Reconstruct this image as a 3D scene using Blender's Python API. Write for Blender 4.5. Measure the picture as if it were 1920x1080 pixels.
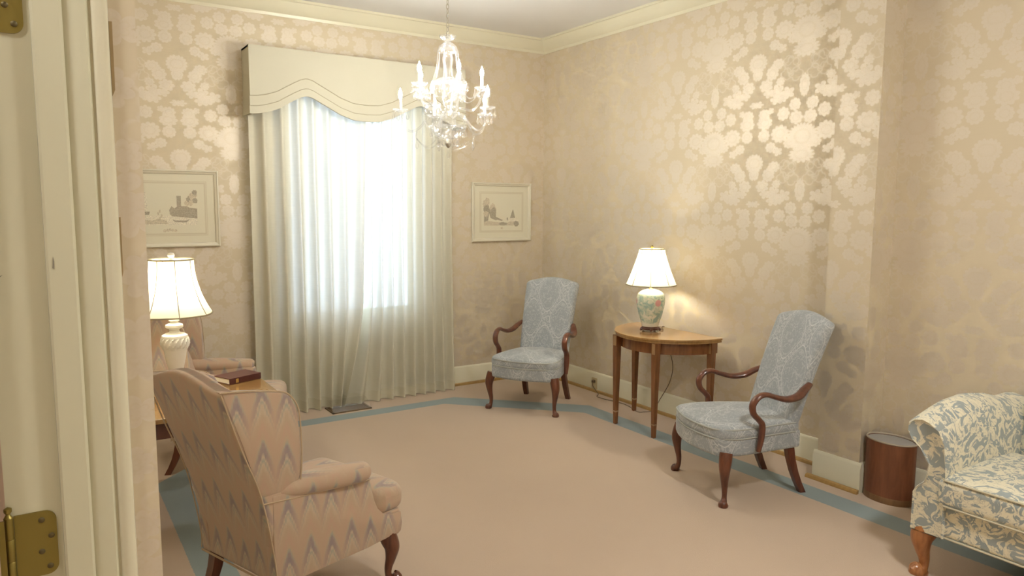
import bpy, bmesh, math, random
from mathutils import Vector, Matrix
random.seed(7)
PI = math.pi
C = bpy.context.scene.collection
for o in list(bpy.data.objects): bpy.data.objects.remove(o)

# ---------------------------------------------------------------- camera, world, exposure
sc = bpy.context.scene
sc.view_settings.view_transform = 'Standard'
sc.view_settings.look = 'None'
sc.view_settings.gamma = 1
sc.view_settings.use_curve_mapping = False
sc.view_settings.exposure = 0.26
yaw, pitch, roll = 0.575037571, -0.110768259, 0.00515557830
fw = Vector((math.cos(pitch)*math.sin(yaw), math.cos(pitch)*math.cos(yaw), math.sin(pitch)))
rt = fw.cross(Vector((0, 0, 1))).normalized(); up = rt.cross(fw)
r2 = rt*math.cos(roll)+up*math.sin(roll); u2 = -rt*math.sin(roll)+up*math.cos(roll)
cd = bpy.data.cameras.new('camera'); cam = bpy.data.objects.new('camera', cd); C.objects.link(cam)
cd.sensor_width = 36; cd.lens = 36*1369.55/1920; cd.clip_start = 0.02
cam.matrix_world = Matrix(((r2.x, u2.x, -fw.x, -3.8952), (r2.y, u2.y, -fw.y, -5.4964), (r2.z, u2.z, -fw.z, 1.5500), (0, 0, 0, 1)))
sc.camera = cam

wd = bpy.data.worlds.new('world'); sc.world = wd; wd.use_nodes = True
bg = wd.node_tree.nodes['Background']
bg.inputs[0].default_value = (0.62, 0.80, 1.0, 1); bg.inputs[1].default_value = 6.5

CHAND = 390.0     # radiance of the candle bulbs
LAMP = 260.0       # radiance of the bulbs in the table lamps
FILL = 115.0       # radiance of the two added fill lamps, hall and rear

# ---------------------------------------------------------------- mesh helpers
class MB:
    def __init__(s): s.v = []; s.f = []; s.m = []
    def add(s, v, f, mi=0):
        n = len(s.v); s.v += [tuple(p) for p in v]; s.f += [tuple(i+n for i in q) for q in f]; s.m += [mi]*len(f)
        return s
    def xf(s, fn): s.v = [tuple(fn(*p)) for p in s.v]; return s
    def merge(s, o, mi=None):
        n = len(s.v); s.v += o.v; s.f += [tuple(i+n for i in q) for q in o.f]; s.m += (o.m if mi is None else [mi]*len(o.f)); return s

def box(x0, x1, y0, y1, z0, z1, mi=0):
    v = [(x, y, z) for x in (x0, x1) for y in (y0, y1) for z in (z0, z1)]
    f = [(0, 1, 3, 2), (4, 6, 7, 5), (0, 4, 5, 1), (2, 3, 7, 6), (0, 2, 6, 4), (1, 5, 7, 3)]
    return MB().add(v, f, mi)

def rbox(sx, sy, sz, r, n=6, m=3):
    """rounded box centred on the origin, dense enough to be deformed"""
    def vals(L, r):
        a = [-L/2+r*(1-math.cos(k/m*PI/2)) for k in range(m+1)]
        core = L-2*r
        mid = [-L/2+r+core*k/n for k in range(1, n)] if core > 1e-6 else []
        return a+mid+[-q for q in reversed(a)]
    X, Y, Z = vals(sx, r), vals(sy, r), vals(sz, r)
    idx = {}; V = []; F = []
    def pt(i, j, k):
        key = (i, j, k)
        if key not in idx:
            p = Vector((X[i], Y[j], Z[k]))
            c = Vector((max(-sx/2+r, min(sx/2-r, p.x)), max(-sy/2+r, min(sy/2-r, p.y)), max(-sz/2+r, min(sz/2-r, p.z))))
            d = p-c
            if d.length > 1e-9: p = c+d.normalized()*r
            idx[key] = len(V); V.append(tuple(p))
        return idx[key]
    a, b, c = len(X)-1, len(Y)-1, len(Z)-1
    for i in range(a):
        for j in range(b):
            F.append((pt(i, j, 0), pt(i, j+1, 0), pt(i+1, j+1, 0), pt(i+1, j, 0)))
            F.append((pt(i, j, c), pt(i+1, j, c), pt(i+1, j+1, c), pt(i, j+1, c)))
    for i in range(a):
        for k in range(c):
            F.append((pt(i, 0, k), pt(i+1, 0, k), pt(i+1, 0, k+1), pt(i, 0, k+1)))
            F.append((pt(i, b, k), pt(i, b, k+1), pt(i+1, b, k+1), pt(i+1, b, k)))
    for j in range(b):
        for k in range(c):
            F.append((pt(0, j, k), pt(0, j, k+1), pt(0, j+1, k+1), pt(0, j+1, k)))
            F.append((pt(a, j, k), pt(a, j+1, k), pt(a, j+1, k+1), pt(a, j, k+1)))
    return MB().add(V, F)

def lathe(prof, seg=24, cx=0, cy=0, sx=1, sy=1, lobes=0, amp=0, cap=True):
    v = []; f = []
    for r, z in prof:
        for k in range(seg):
            a = 2*PI*k/seg; rr = r*(1+amp*math.cos(lobes*a)) if lobes else r
            v.append((cx+sx*rr*math.cos(a), cy+sy*rr*math.sin(a), z))
    n = len(prof)
    for i in range(n-1):
        for k in range(seg):
            k2 = (k+1) % seg
            f.append((i*seg+k, i*seg+k2, (i+1)*seg+k2, (i+1)*seg+k))
    if cap:
        if prof[0][0] > 1e-5: f.append(tuple(range(seg-1, -1, -1)))
        if prof[-1][0] > 1e-5: f.append(tuple((n-1)*seg+k for k in range(seg)))
    return MB().add(v, f)

def catmull(P, sub=5):
    P = [Vector(p) for p in P]; out = []
    n = len(P)
    for i in range(n-1):
        p0 = P[max(i-1, 0)]; p1 = P[i]; p2 = P[i+1]; p3 = P[min(i+2, n-1)]
        for k in range(sub):
            t = k/sub
            out.append(0.5*((2*p1)+(-p0+p2)*t+(2*p0-5*p1+4*p2-p3)*t*t+(-p0+3*p1-3*p2+p3)*t**3))
    out.append(P[-1]); return out

def tube(path, rad, seg=10, sub=5, squash=None, up0=(0, 0, 1), dome=True):
    """smooth tube; path = points, rad = number or per-point radii; squash=(a,b) section factors"""
    rads = [rad]*len(path) if not isinstance(rad, (list, tuple)) else list(rad)
    if sub > 1:
        q = catmull([(*p, 0) [:3] for p in path], sub)
        rr = [v.x for v in catmull([(r, 0, 0) for r in rads], sub)]
    else:
        q = [Vector(p) for p in path]; rr = rads
    v = []; f = []; U = Vector(up0); prev = None
    n = len(q)
    for i, p in enumerate(q):
        t = (q[min(i+1, n-1)]-q[max(i-1, 0)]).normalized()
        if prev is None:
            a = U.cross(t)
            if a.length < 1e-3: a = Vector((1, 0, 0)).cross(t)
            a.normalize()
        else:
            a = (prev-t*prev.dot(t)).normalized()
        prev = a; b = t.cross(a)
        s1, s2 = squash or (1, 1)
        for k in range(seg):
            an = 2*PI*k/seg
            v.append(tuple(p+a*math.cos(an)*rr[i]*s1+b*math.sin(an)*rr[i]*s2))
    for i in range(n-1):
        for k in range(seg):
            k2 = (k+1) % seg
            f.append((i*seg+k, i*seg+k2, (i+1)*seg+k2, (i+1)*seg+k))
    f.append(tuple(range(seg-1, -1, -1))); f.append(tuple((n-1)*seg+k for k in range(seg)))
    return MB().add(v, f)

def prism(poly, axis, a, b, mi=0):
    """poly: list of 2d points; axis 'x': poly=(y,z), 'y': (x,z), 'z': (x,y)"""
    def P(p, t):
        return {'x': (t, p[0], p[1]), 'y': (p[0], t, p[1]), 'z': (p[0], p[1], t)}[axis]
    n = len(poly); v = [P(p, a) for p in poly]+[P(p, b) for p in poly]
    f = [tuple(range(n-1, -1, -1)), tuple(range(n, 2*n))]
    f += [(i, (i+1) % n, n+(i+1) % n, n+i) for i in range(n)]
    return MB().add(v, f, mi)

def loft(secs, closed=True, cap=True):
    n = len(secs[0]); v = [p for s in secs for p in s]; f = []
    for i in range(len(secs)-1):
        for k in range(n if closed else n-1):
            k2 = (k+1) % n; f.append((i*n+k, i*n+k2, (i+1)*n+k2, (i+1)*n+k))
    if cap: f.append(tuple(range(n-1, -1, -1))); f.append(tuple((len(secs)-1)*n+k for k in range(n)))
    return MB().add(v, f)

def obj(name, mb, mats, parent=None, smooth=35, bevel=0, loc=None, rotz=0):
    me = bpy.data.meshes.new(name); me.from_pydata(mb.v, [], mb.f)
    if not isinstance(mats, (list, tuple)): mats = [mats]
    for m in mats: me.materials.append(m)
    for p, mi in zip(me.polygons, mb.m): p.material_index = mi
    bm = bmesh.new(); bm.from_mesh(me)
    bmesh.ops.remove_doubles(bm, verts=bm.verts, dist=1e-5)
    bmesh.ops.recalc_face_normals(bm, faces=bm.faces)
    if bevel:
        es = [e for e in bm.edges if len(e.link_faces) == 2 and e.calc_face_angle(0) > 0.6]
        bmesh.ops.bevel(bm, geom=es, offset=bevel, segments=2, affect='EDGES', profile=.5, clamp_overlap=True)
    uv = bm.loops.layers.uv.new('UVMap')
    for fa in bm.faces:
        nx, ny, nz = map(abs, fa.normal)
        for l in fa.loops:
            c = l.vert.co
            l[uv].uv = (c.y, c.z) if nx >= ny and nx >= nz*.9 else ((c.x, c.z) if ny >= nz*.9 else (c.x, c.y))
    bm.to_mesh(me); bm.free()
    if smooth:
        for p in me.polygons: p.use_smooth = True
        me.set_sharp_from_angle(angle=math.radians(smooth))
    o = bpy.data.objects.new(name, me); C.objects.link(o)
    if loc: o.location = loc
    o.rotation_euler = (0, 0, rotz)
    if parent is not None: o.parent = parent
    return o

def thing(name, label, cat, loc=(0, 0, 0), rotz=0, group=None):
    o = bpy.data.objects.new(name, None); C.objects.link(o); o.empty_display_size = .1
    o.location = loc; o.rotation_euler = (0, 0, rotz); o['label'] = label; o['category'] = cat
    if group: o['group'] = group
    return o
def tag(o, label, cat, group=None):
    o['label'] = label; o['category'] = cat
    if group: o['group'] = group
    return o
def struct(name, mb, mats, parent=None, **k):
    o = obj(name, mb, mats, parent, **k)
    if parent is None: o['kind'] = 'structure'
    return o
def copy_tree(o, parent=None):
    c = o.copy(); C.objects.link(c)
    if parent is not None: c.parent = parent
    for ch in list(o.children): copy_tree(ch, c)
    return c

# ---------------------------------------------------------------- material helpers
class NT:
    def __init__(s, tree): s.t = tree
    def n(s, typ, **k):
        x = s.t.nodes.new(typ)
        for a, b in k.items(): setattr(x, a, b)
        return x
    def _set(s, sock, v):
        if isinstance(v, bpy.types.NodeSocket): s.t.links.new(v, sock)
        elif v is not None: sock.default_value = v
    def m(s, op, a, b=None, c=None, clamp=False):
        x = s.n('ShaderNodeMath', operation=op, use_clamp=clamp)
        s._set(x.inputs[0], a)
        if b is not None: s._set(x.inputs[1], b)
        if c is not None: s._set(x.inputs[2], c)
        return x.outputs[0]
    def mix(s, f, a, b, blend='MIX'):
        x = s.n('ShaderNodeMix', data_type='RGBA', blend_type=blend)
        s._set(x.inputs[0], f); s._set(x.inputs[6], col(a)); s._set(x.inputs[7], col(b)); return x.outputs[2]
    def noise(s, vec, scale, detail=2, rough=.5, dist=0):
        x = s.n('ShaderNodeTexNoise'); s._set(x.inputs['Vector'], vec)
        x.inputs['Scale'].default_value = scale; x.inputs['Detail'].default_value = detail
        x.inputs['Roughness'].default_value = rough; x.inputs['Distortion'].default_value = dist
        return x.outputs['Fac'], x.outputs['Color']
    def ramp(s, f, stops, interp='LINEAR'):
        x = s.n('ShaderNodeValToRGB'); s._set(x.inputs[0], f); cr = x.color_ramp; cr.interpolation = interp
        while len(cr.elements) < len(stops): cr.elements.new(.5)
        for e, (p, c) in zip(cr.elements, stops): e.position = p; e.color = col(c) if not isinstance(c, (int, float)) else (c, c, c, 1)
        return x.outputs[0]
    def sep(s, v):
        x = s.n('ShaderNodeSeparateXYZ'); s._set(x.inputs[0], v); return x.outputs
    def comb(s, a, b, c=0.0):
        x = s.n('ShaderNodeCombineXYZ')
        s._set(x.inputs[0], a); s._set(x.inputs[1], b); s._set(x.inputs[2], c); return x.outputs[0]
    def obj(s): return s.n('ShaderNodeTexCoord').outputs['Object']
    def uv(s): return s.n('ShaderNodeTexCoord').outputs['UV']
    def bump(s, h, strength=.3, dist=.002):
        x = s.n('ShaderNodeBump'); s._set(x.inputs['Height'], h); x.inputs['Strength'].default_value = strength
        x.inputs['Distance'].default_value = dist; return x.outputs[0]
def col(c):
    if isinstance(c, (tuple, list)) and len(c) == 3: return (*c, 1)
    return c
def mat(name, color=None, rough=.5, metal=0, spec=.5, **k):
    m = bpy.data.materials.new(name); m.use_nodes = True
    nt = NT(m.node_tree); b = m.node_tree.nodes['Principled BSDF']
    if color is not None: b.inputs['Base Color'].default_value = col(color)
    b.inputs['Roughness'].default_value = rough; b.inputs['Metallic'].default_value = metal
    b.inputs['Specular IOR Level'].default_value = spec
    for a, v in k.items(): b.inputs[a.replace('_', ' ')].default_value = v
    return m, nt, b

# --- wallpaper damask group
def damask_group():
    g = bpy.data.node_groups.new('damask', 'ShaderNodeTree')
    g.interface.new_socket('U', in_out='INPUT', socket_type='NodeSocketFloat')
    g.interface.new_socket('V', in_out='INPUT', socket_type='NodeSocketFloat')
    g.interface.new_socket('Mask', in_out='OUTPUT', socket_type='NodeSocketFloat')
    nt = NT(g); gi = g.nodes.new('NodeGroupInput'); go = g.nodes.new('NodeGroupOutput')
    U, V = gi.outputs[0], gi.outputs[1]
    uw = nt.m('WRAP', U, .345, -.345); a = nt.m('ABSOLUTE', uw)
    cu = lambda px: px/1030
    cv = lambda py: (872-py)/1327
    def motif(px, py, rx, ry, n, amp, kind='flower', phase=0.0):
        du = nt.m('DIVIDE', nt.m('SUBTRACT', a, cu(px)), rx*1.02/1030)
        dv = nt.m('DIVIDE', nt.m('WRAP', nt.m('SUBTRACT', V, cv(py)), .313, -.313), ry*1.02/1327)
        r = nt.m('SQRT', nt.m('ADD', nt.m('MULTIPLY', du, du), nt.m('MULTIPLY', dv, dv)))
        th = nt.m('ARCTAN2', dv, du)
        e = nt.m('MULTIPLY_ADD', nt.m('POWER', nt.m('ABSOLUTE', nt.m('COSINE', nt.m('MULTIPLY_ADD', th, n/2, phase))), .7), amp*1.5, 1-amp*1.0)
        if kind == 'line':
            return nt.m('MULTIPLY', nt.m('SUBTRACT', 1, nt.m('MULTIPLY', nt.m('ABSOLUTE', nt.m('SUBTRACT', e, r)), 5.5), clamp=True), .75)
        o = nt.m('MULTIPLY', nt.m('SUBTRACT', e, r), 14, clamp=True)
        ring = nt.m('SUBTRACT', 1, nt.m('MULTIPLY', nt.m('ABSOLUTE', nt.m('SUBTRACT', nt.m('MULTIPLY', e, .5), r)), 9), clamp=True)
        return nt.m('SUBTRACT', o, nt.m('MULTIPLY', ring, .4), clamp=True)
    M = [
        (0, 725, 105, 105, 26, .14), (0, 868, 88, 62, 14, .22), (92, 770, 42, 42, 9, .2),
        (165, 690, 66, 70, 11, .17), (50, 570, 46, 52, 8, .16), (145, 530, 44, 54, 8, .18), (62, 465, 42, 50, 8, .16),
        (0, 320, 36, 90, 12, .12), (118, 365, 44, 44, 5, .42), (165, 400, 34, 40, 5, .4), (198, 345, 44, 50, 5, .42), (205, 405, 38, 38, 5, .4),
        (285, 285, 48, 50, 7, .24), (262, 350, 36, 34, 5, .38), (178, 268, 30, 34, 8, .2),
        (240, 190, 46, 56, 9, .16), (200, 125, 44, 44, 9, .18),
        (345, 90, 58, 74, 15, .14), (345, 180, 28, 52, 8, .12),
        (285, 590, 58, 54, 9, .16), (292, 520, 42, 44, 9, .18), (240, 495, 22, 26, 5, .3), (345, 435, 40, 26, 6, .4),
        (288, 695, 44, 52, 10, .12), (232, 795, 38, 42, 8, .16), (176, 832, 32, 32, 5, .42), (345, 812, 0.1, 0.1, 4, 0)]
    L = [(95, 150, 46, 62, 5, .25), (65, 225, 44, 46, 4, .25), (130, 215, 40, 40, 4, .25), (125, 110, 30, 34, 4, .2), (60, 130, 26, 34, 3, .2), (35, 40, 30, 36, 4, .2)]
    out = None
    for q in M[:-1]:
        w = motif(*q); out = w if out is None else nt.m('MAXIMUM', out, w)
    for q in L: out = nt.m('MAXIMUM', out, motif(*q, kind='line'))
    g.links.new(out, go.inputs[0]); return g
DAM = damask_group()
def wallpaper(name, axis, u0, v0=1.87):
    m, nt, b = mat(name)
    geo = nt.n('ShaderNodeNewGeometry'); xyz = nt.sep(geo.outputs['Position'])
    u = nt.m('SUBTRACT', xyz[axis], u0); v = nt.m('SUBTRACT', xyz[2], v0)
    wob = nt.sep(nt.noise(geo.outputs['Position'], 14, 2)[1])
    u = nt.m('ADD', u, nt.m('MULTIPLY_ADD', wob[0], .006, -.003)); v = nt.m('ADD', v, nt.m('MULTIPLY_ADD', wob[1], .006, -.003))
    g = nt.n('ShaderNodeGroup'); g.node_tree = DAM
    nt._set(g.inputs[0], u); nt._set(g.inputs[1], v); k = g.outputs[0]
    # fine threads: veins in the motifs and a horizontal slub in the ground
    pw = nt.comb(nt.m('MULTIPLY', u, 90), nt.m('MULTIPLY', v, 90))
    vein = nt.noise(pw, 1.6, 2)[0]
    k = nt.m('MULTIPLY', k, nt.ramp(vein, [(.36, .78), (.50, 1.0)]))
    slub = nt.noise(nt.comb(nt.m('MULTIPLY', u, 7), nt.m('MULTIPLY', v, 160)), 1, 2)[0]
    ground = nt.mix(nt.m('MULTIPLY', slub, .35), (.665, .575, .42), (.61, .52, .375))
    c = nt.mix(k, ground, (.715, .640, .530))
    nt._set(b.inputs['Base Color'], c)
    nt._set(b.inputs['Metallic'], nt.m('MULTIPLY', k, WP_MET))
    nt._set(b.inputs['Roughness'], nt.m('MULTIPLY_ADD', k, -.05, .58))
    nt._set(b.inputs['Specular IOR Level'], nt.m('MULTIPLY_ADD', k, .5, .28))
    nt._set(b.inputs['Normal'], nt.bump(slub, .10, .001))
    return m
WP_MET = .52
WALL_R = wallpaper('wallpaper_right', 1, -2.69)
WALL_W = wallpaper('wallpaper_window', 0, -2.70, 1.91)
WALL_S = wallpaper('wallpaper_return', 0, -3.60, 1.80)

def painted(name, c, rough=.35):
    m, nt, b = mat(name, c, rough)
    n = nt.noise(nt.obj(), 6, 3)[0]
    nt._set(b.inputs['Base Color'], nt.mix(nt.m('MULTIPLY', n, .5), c, tuple(q*.93 for q in c)))
    return m
TRIM = painted('cream_gloss_trim', (.78, .745, .58), .3)
CEIL = painted('ceiling_paint', (.79, .785, .78), .7)
DOORP = painted('door_frame_paint', (.66, .635, .475), .26)
def wood(name, a, b_, rough=.28, scale=1, coat=.3):
    m, nt, b = mat(name, None, rough)
    o = nt.obj(); x = nt.sep(o)
    v = nt.comb(nt.m('MULTIPLY', x[0], 22*scale), nt.m('MULTIPLY', x[1], 22*scale), nt.m('MULTIPLY', x[2], 3*scale))
    n = nt.noise(v, 2, 4, .6, .6)[0]
    nt._set(b.inputs['Base Color'], nt.ramp(n, [(.3, a), (.7, b_)]))
    b.inputs['Coat Weight'].default_value = coat; b.inputs['Coat Roughness'].default_value = .15
    return m
MAHOG = wood('mahogany', (.075, .022, .012), (.17, .055, .026))
WALNUT = wood('dark_walnut', (.05, .018, .012), (.13, .045, .028))
CHERRY = wood('cherry_leg', (.24, .085, .028), (.45, .19, .065))
SATIN = wood('satin_table_wood', (.145, .055, .018), (.25, .10, .034), .22)
TOPW = wood('table_top_wood', (.30, .16, .055), (.42, .24, .085), .2)
BAND = wood('pale_inlay', (.30, .17, .07), (.38, .22, .09))
OAK = wood('shoe_moulding_oak', (.36, .22, .075), (.46, .29, .10), .4, coat=.1)
BRASS, _n, _b = mat('aged_brass', (.30, .24, .07), .42, .85)
SCREWM, _n, _b = mat('dull_screw', (.15, .12, .06), .5, .8)

def fabric_base(b, nt, h=None, s=.3):
    b.inputs['Roughness'].default_value = .85; b.inputs['Specular IOR Level'].default_value = .15
    b.inputs['Sheen Weight'].default_value = .25
def flame():
    m, nt, b = mat('flame_stitch_fabric'); fabric_base(b, nt)
    x = nt.sep(nt.uv()); nz = nt.noise(nt.uv(), 28, 2)[0]
    PU, PV = .092, .20
    u = nt.m('DIVIDE', x[0], PU)
    colid = nt.m('FLOOR', u); fu = nt.m('SUBTRACT', u, colid)
    t = nt.m('MULTIPLY', nt.m('ABSOLUTE', nt.m('SUBTRACT', fu, .5)), 2)        # 0 at the peak, 1 between columns
    stag = nt.m('MULTIPLY', nt.m('MODULO', nt.m('ABSOLUTE', colid), 2), .12)
    # jagged stitches
    stp = nt.m('DIVIDE', nt.m('FLOOR', nt.m('MULTIPLY', t, 7)), 7)
    tt = nt.m('ADD', nt.m('MULTIPLY', stp, .7), nt.m('MULTIPLY', t, .3))
    v = nt.m('ADD', nt.m('ADD', nt.m('DIVIDE', x[1], PV), stag), nt.m('MULTIPLY', tt, .55))
    v = nt.m('ADD', v, nt.m('MULTIPLY_ADD', nz, .16, -.08))
    fr = nt.m('FRACT', v)
    pink = (.53, .36, .265); tan = (.50, .385, .27); mau = (.29, .245, .255); grn = (.36, .37, .32); crm = (.56, .46, .345)
    band = nt.ramp(fr, [(0, pink), (.22, tan), (.36, crm), (.44, grn), (.50, crm), (.56, mau), (.70, mau), (.76, grn), (.82, tan), (1, pink)])
    keep = nt.m('SUBTRACT', 1.12, nt.m('MULTIPLY', t, 1.05), clamp=True)
    keep = nt.m('MULTIPLY', keep, nt.ramp(nz, [(.25, .60), (.60, .92)]))
    base = nt.mix(nt.noise(nt.uv(), 9, 2)[0], pink, tan)
    c = nt.mix(keep, base, band)
    # dark tick above each flame
    wv = nt.n('ShaderNodeTexWave'); nt._set(wv.inputs['Vector'], nt.uv()); wv.inputs['Scale'].default_value = 70
    c = nt.mix(nt.m('MULTIPLY', wv.outputs['Fac'], .10), c, (.42, .33, .24))
    nt._set(b.inputs['Base Color'], c)
    nt._set(b.inputs['Normal'], nt.bump(nz, .3, .002)); return m
FLAME = flame()
PIPE, _n, _b = mat('tan_piping', (.52, .40, .27), .8, spec=.15)
def bluedamask():
    m, nt, b = mat('blue_grey_damask_fabric'); fabric_base(b, nt)
    x = nt.sep(nt.uv()); W, H = .25, .40
    nz = nt.noise(nt.uv(), 22, 2)[0]
    cu = nt.m('COSINE', nt.m('MULTIPLY', x[0], 2*PI/W)); cvv = nt.m('COSINE', nt.m('MULTIPLY_ADD', x[1], 2*PI/H, -.9))
    f = nt.m('ADD', cu, nt.m('ADD', cvv, nt.m('MULTIPLY', nt.m('MULTIPLY', cvv, cvv), .0)))
    f = nt.m('ADD', f, nt.m('MULTIPLY_ADD', nz, .22, -.11))
    l1 = nt.m('SUBTRACT', 1, nt.m('MULTIPLY', nt.m('ABSOLUTE', nt.m('SUBTRACT', nt.m('ABSOLUTE', f), .34)), 16), clamp=True)
    l2 = nt.m('SUBTRACT', 1, nt.m('MULTIPLY', nt.m('ABSOLUTE', nt.m('SUBTRACT', nt.m('ABSOLUTE', f), .62)), 22), clamp=True)
    vo = nt.n('ShaderNodeTexVoronoi'); nt._set(vo.inputs['Vector'], nt.uv()); vo.inputs['Scale'].default_value = 62
    sp = nt.m('MULTIPLY', nt.m('GREATER_THAN', nt.noise(nt.uv(), 75, 3)[0], .53), nt.m('LESS_THAN', nt.m('ABSOLUTE', f), .30))
    sp2 = nt.m('MULTIPLY', nt.ramp(nt.noise(nt.uv(), 48, 2, .6, 1.5)[0], [(.52, 0), (.60, 1)]), .35)
    k = nt.m('MAXIMUM', nt.m('MAXIMUM', nt.m('MULTIPLY', l1, .95), nt.m('MULTIPLY', l2, .5)), nt.m('MAXIMUM', nt.m('MULTIPLY', sp, .45), sp2))
    c = nt.mix(k, (.335, .36, .38), (.66, .68, .67))
    nt._set(b.inputs['Base Color'], c); nt._set(b.inputs['Normal'], nt.bump(nz, .15, .001)); return m
BLUE = bluedamask()
BLUEP, _n, _b = mat('blue_grey_piping', (.40, .41, .38), .8, spec=.15)
def toile():
    m, nt, b = mat('blue_and_cream_leafy_fabric'); fabric_base(b, nt)
    uvv = nt.uv(); w = nt.sep(nt.noise(uvv, 6, 2)[1]); x = nt.sep(uvv)
    p = nt.comb(nt.m('ADD', x[0], nt.m('MULTIPLY_ADD', w[0], .16, -.08)), nt.m('ADD', x[1], nt.m('MULTIPLY_ADD', w[1], .16, -.08)))
    n1 = nt.noise(p, 24, 3, .55, 1.5)[0]; n2 = nt.noise(p, 42, 2, .6, 1.0)[0]
    k = nt.ramp(n1, [(.465, 0), (.495, 1)]); v = nt.ramp(nt.m('ABSOLUTE', nt.m('SUBTRACT', n2, .5)), [(.012, 1), (.03, 0)])
    blue = nt.mix(nt.noise(p, 5, 2)[0], (.27, .33, .36), (.36, .37, .33))
    c = nt.mix(k, blue, (.74, .69, .53)); c = nt.mix(nt.m('MULTIPLY', v, nt.m('MULTIPLY', k, .6)), c, (.42, .42, .36))
    nt._set(b.inputs['Base Color'], c); return m
TOILE = toile()
TOILEP, _n, _b = mat('cream_piping', (.55, .50, .37), .8, spec=.15)

# ---------------------------------------------------------------- room shell
XL, YB, ZC = -3.745, -6.30, 3.02      # left wall, rear wall, ceiling
def carpet():
    m, nt, b = mat('pink_carpet_with_blue_border'); b.inputs['Roughness'].default_value = .95; b.inputs['Specular IOR Level'].default_value = .05
    b.inputs['Sheen Weight'].default_value = .2
    geo = nt.n('ShaderNodeNewGeometry'); pos = geo.outputs['Position']; x = nt.sep(pos)
    X = nt.m('ABSOLUTE', nt.m('ADD', x[0], 1.875))
    Y = nt.m('ABSOLUTE', nt.m('ADD', x[1], 3.10))
    def octo(a, bb, c):  # >0 outside
        return nt.m('MAXIMUM', nt.m('MAXIMUM', nt.m('SUBTRACT', X, a), nt.m('SUBTRACT', Y, bb)), nt.m('MULTIPLY', nt.m('SUBTRACT', nt.m('ADD', X, Y), c), .7071))
    o = octo(1.545, 2.76, .42+3.10); i = octo(1.385, 2.62, .12+3.10)
    edge = nt.m('MULTIPLY_ADD', nt.noise(pos, 120, 2)[0], .012, -.006)
    k = nt.m('MULTIPLY', nt.m('LESS_THAN', nt.m('ADD', o, edge), 0), nt.m('GREATER_THAN', nt.m('ADD', i, edge), 0))
    n = nt.noise(pos, 260, 3, .7)[0]; n2 = nt.noise(pos, 3.2, 3)[0]
    ca = nt.mix(n2, (.565, .44, .335), (.615, .485, .37)); ca = nt.mix(nt.m('MULTIPLY', n, .45), ca, (.46, .36, .27))
    cb = nt.mix(n, (.25, .31, .32), (.32, .385, .39))
    nt._set(b.inputs['Base Color'], nt.mix(k, ca, cb)); nt._set(b.inputs['Normal'], nt.bump(n, .5, .004)); return m
struct('floor', box(-6.2, .05, YB-.1, .05, -.05, 0), carpet(), smooth=0)
struct('ceiling', box(-6.2, .05, YB-.1, .05, ZC, ZC+.05), CEIL, smooth=0)
# window wall with opening
WX0, WX1, WZ0, WZ1 = -2.335, -1.255, .665, 2.42
ww = MB()
ww.merge(box(XL-.2, WX0, 0, .16, 0, ZC)); ww.merge(box(WX1, .16, 0, .16, 0, ZC))
ww.merge(box(WX0, WX1, 0, .16, 0, WZ0)); ww.merge(box(WX0, WX1, 0, .16, WZ1, ZC))
struct('wall_window', ww, WALL_W, smooth=0)
struct('wall_right', box(0, .16, YB, 0, 0, ZC), WALL_R, smooth=0)
pil = MB(); PY0, PY1, PX = -3.285, -3.030, -.19
pil.merge(box(PX, 0, PY0, PY1, 0, ZC))
po = struct('wall_pilaster', pil, [WALL_R, WALL_S], smooth=0)
for p in po.data.polygons: p.material_index = 1 if abs(p.normal.y) > .5 else 0
struct('wall_rear', box(-6.2, .16, YB-.16, YB, 0, ZC), WALL_W, smooth=0)
# left wall (the doorway the camera looks through), door opening from y=-5.05 to -4.15
DY = -4.15
lw = MB(); lw.merge(box(XL-.215, XL, DY+.003, 0, 0, ZC)); lw.merge(box(XL-.215, XL, YB, -5.95, 0, ZC)); lw.merge(box(XL-.215, XL, -5.95, DY, 2.15, ZC))
lo = struct('wall_left', lw, [WALL_R, WALL_S], smooth=0)
for p in lo.data.polygons: p.material_index = 1 if abs(p.normal.y) > .5 else 0
HALLP = painted('hall_paint', (.62, .47, .34), .6)
struct('wall_hall', box(-6.2, -6.04, YB, 0, 0, ZC), HALLP, smooth=0)
struct('wall_hall_end', box(-6.04, XL-.215, -2.2, -2.04, 0, ZC), HALLP, smooth=0)

# crown moulding (profile swept along the walls)
CR = [(0, 2.905), (.006, 2.905), (.012, 2.925), (.03, 2.935), (.055, 2.965), (.072, 2.99), (.078, 3.0), (.09, 3.003), (.09, ZC), (0, ZC)]
def run_x(name, prof, x0, x1, y, sgn, m): return struct(name, prism([(y+sgn*p[0], p[1]) for p in prof], 'x', x0, x1), m, smooth=40)
def run_y(name, prof, y0, y1, x, sgn, m): return struct(name, prism([(x+sgn*p[0], p[1]) for p in prof], 'y', y0, y1), m, smooth=40)
run_x('trim_1', CR, XL, 0, 0, -1, TRIM); run_y('trim_2', CR, PY1, 0, 0, -1, TRIM); run_y('trim_3', CR, YB, PY0, 0, -1, TRIM)
run_y('trim_4', CR, PY0, PY1, PX, -1, TRIM); run_y('trim_5', CR, YB, 0, XL, 1, TRIM)
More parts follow.
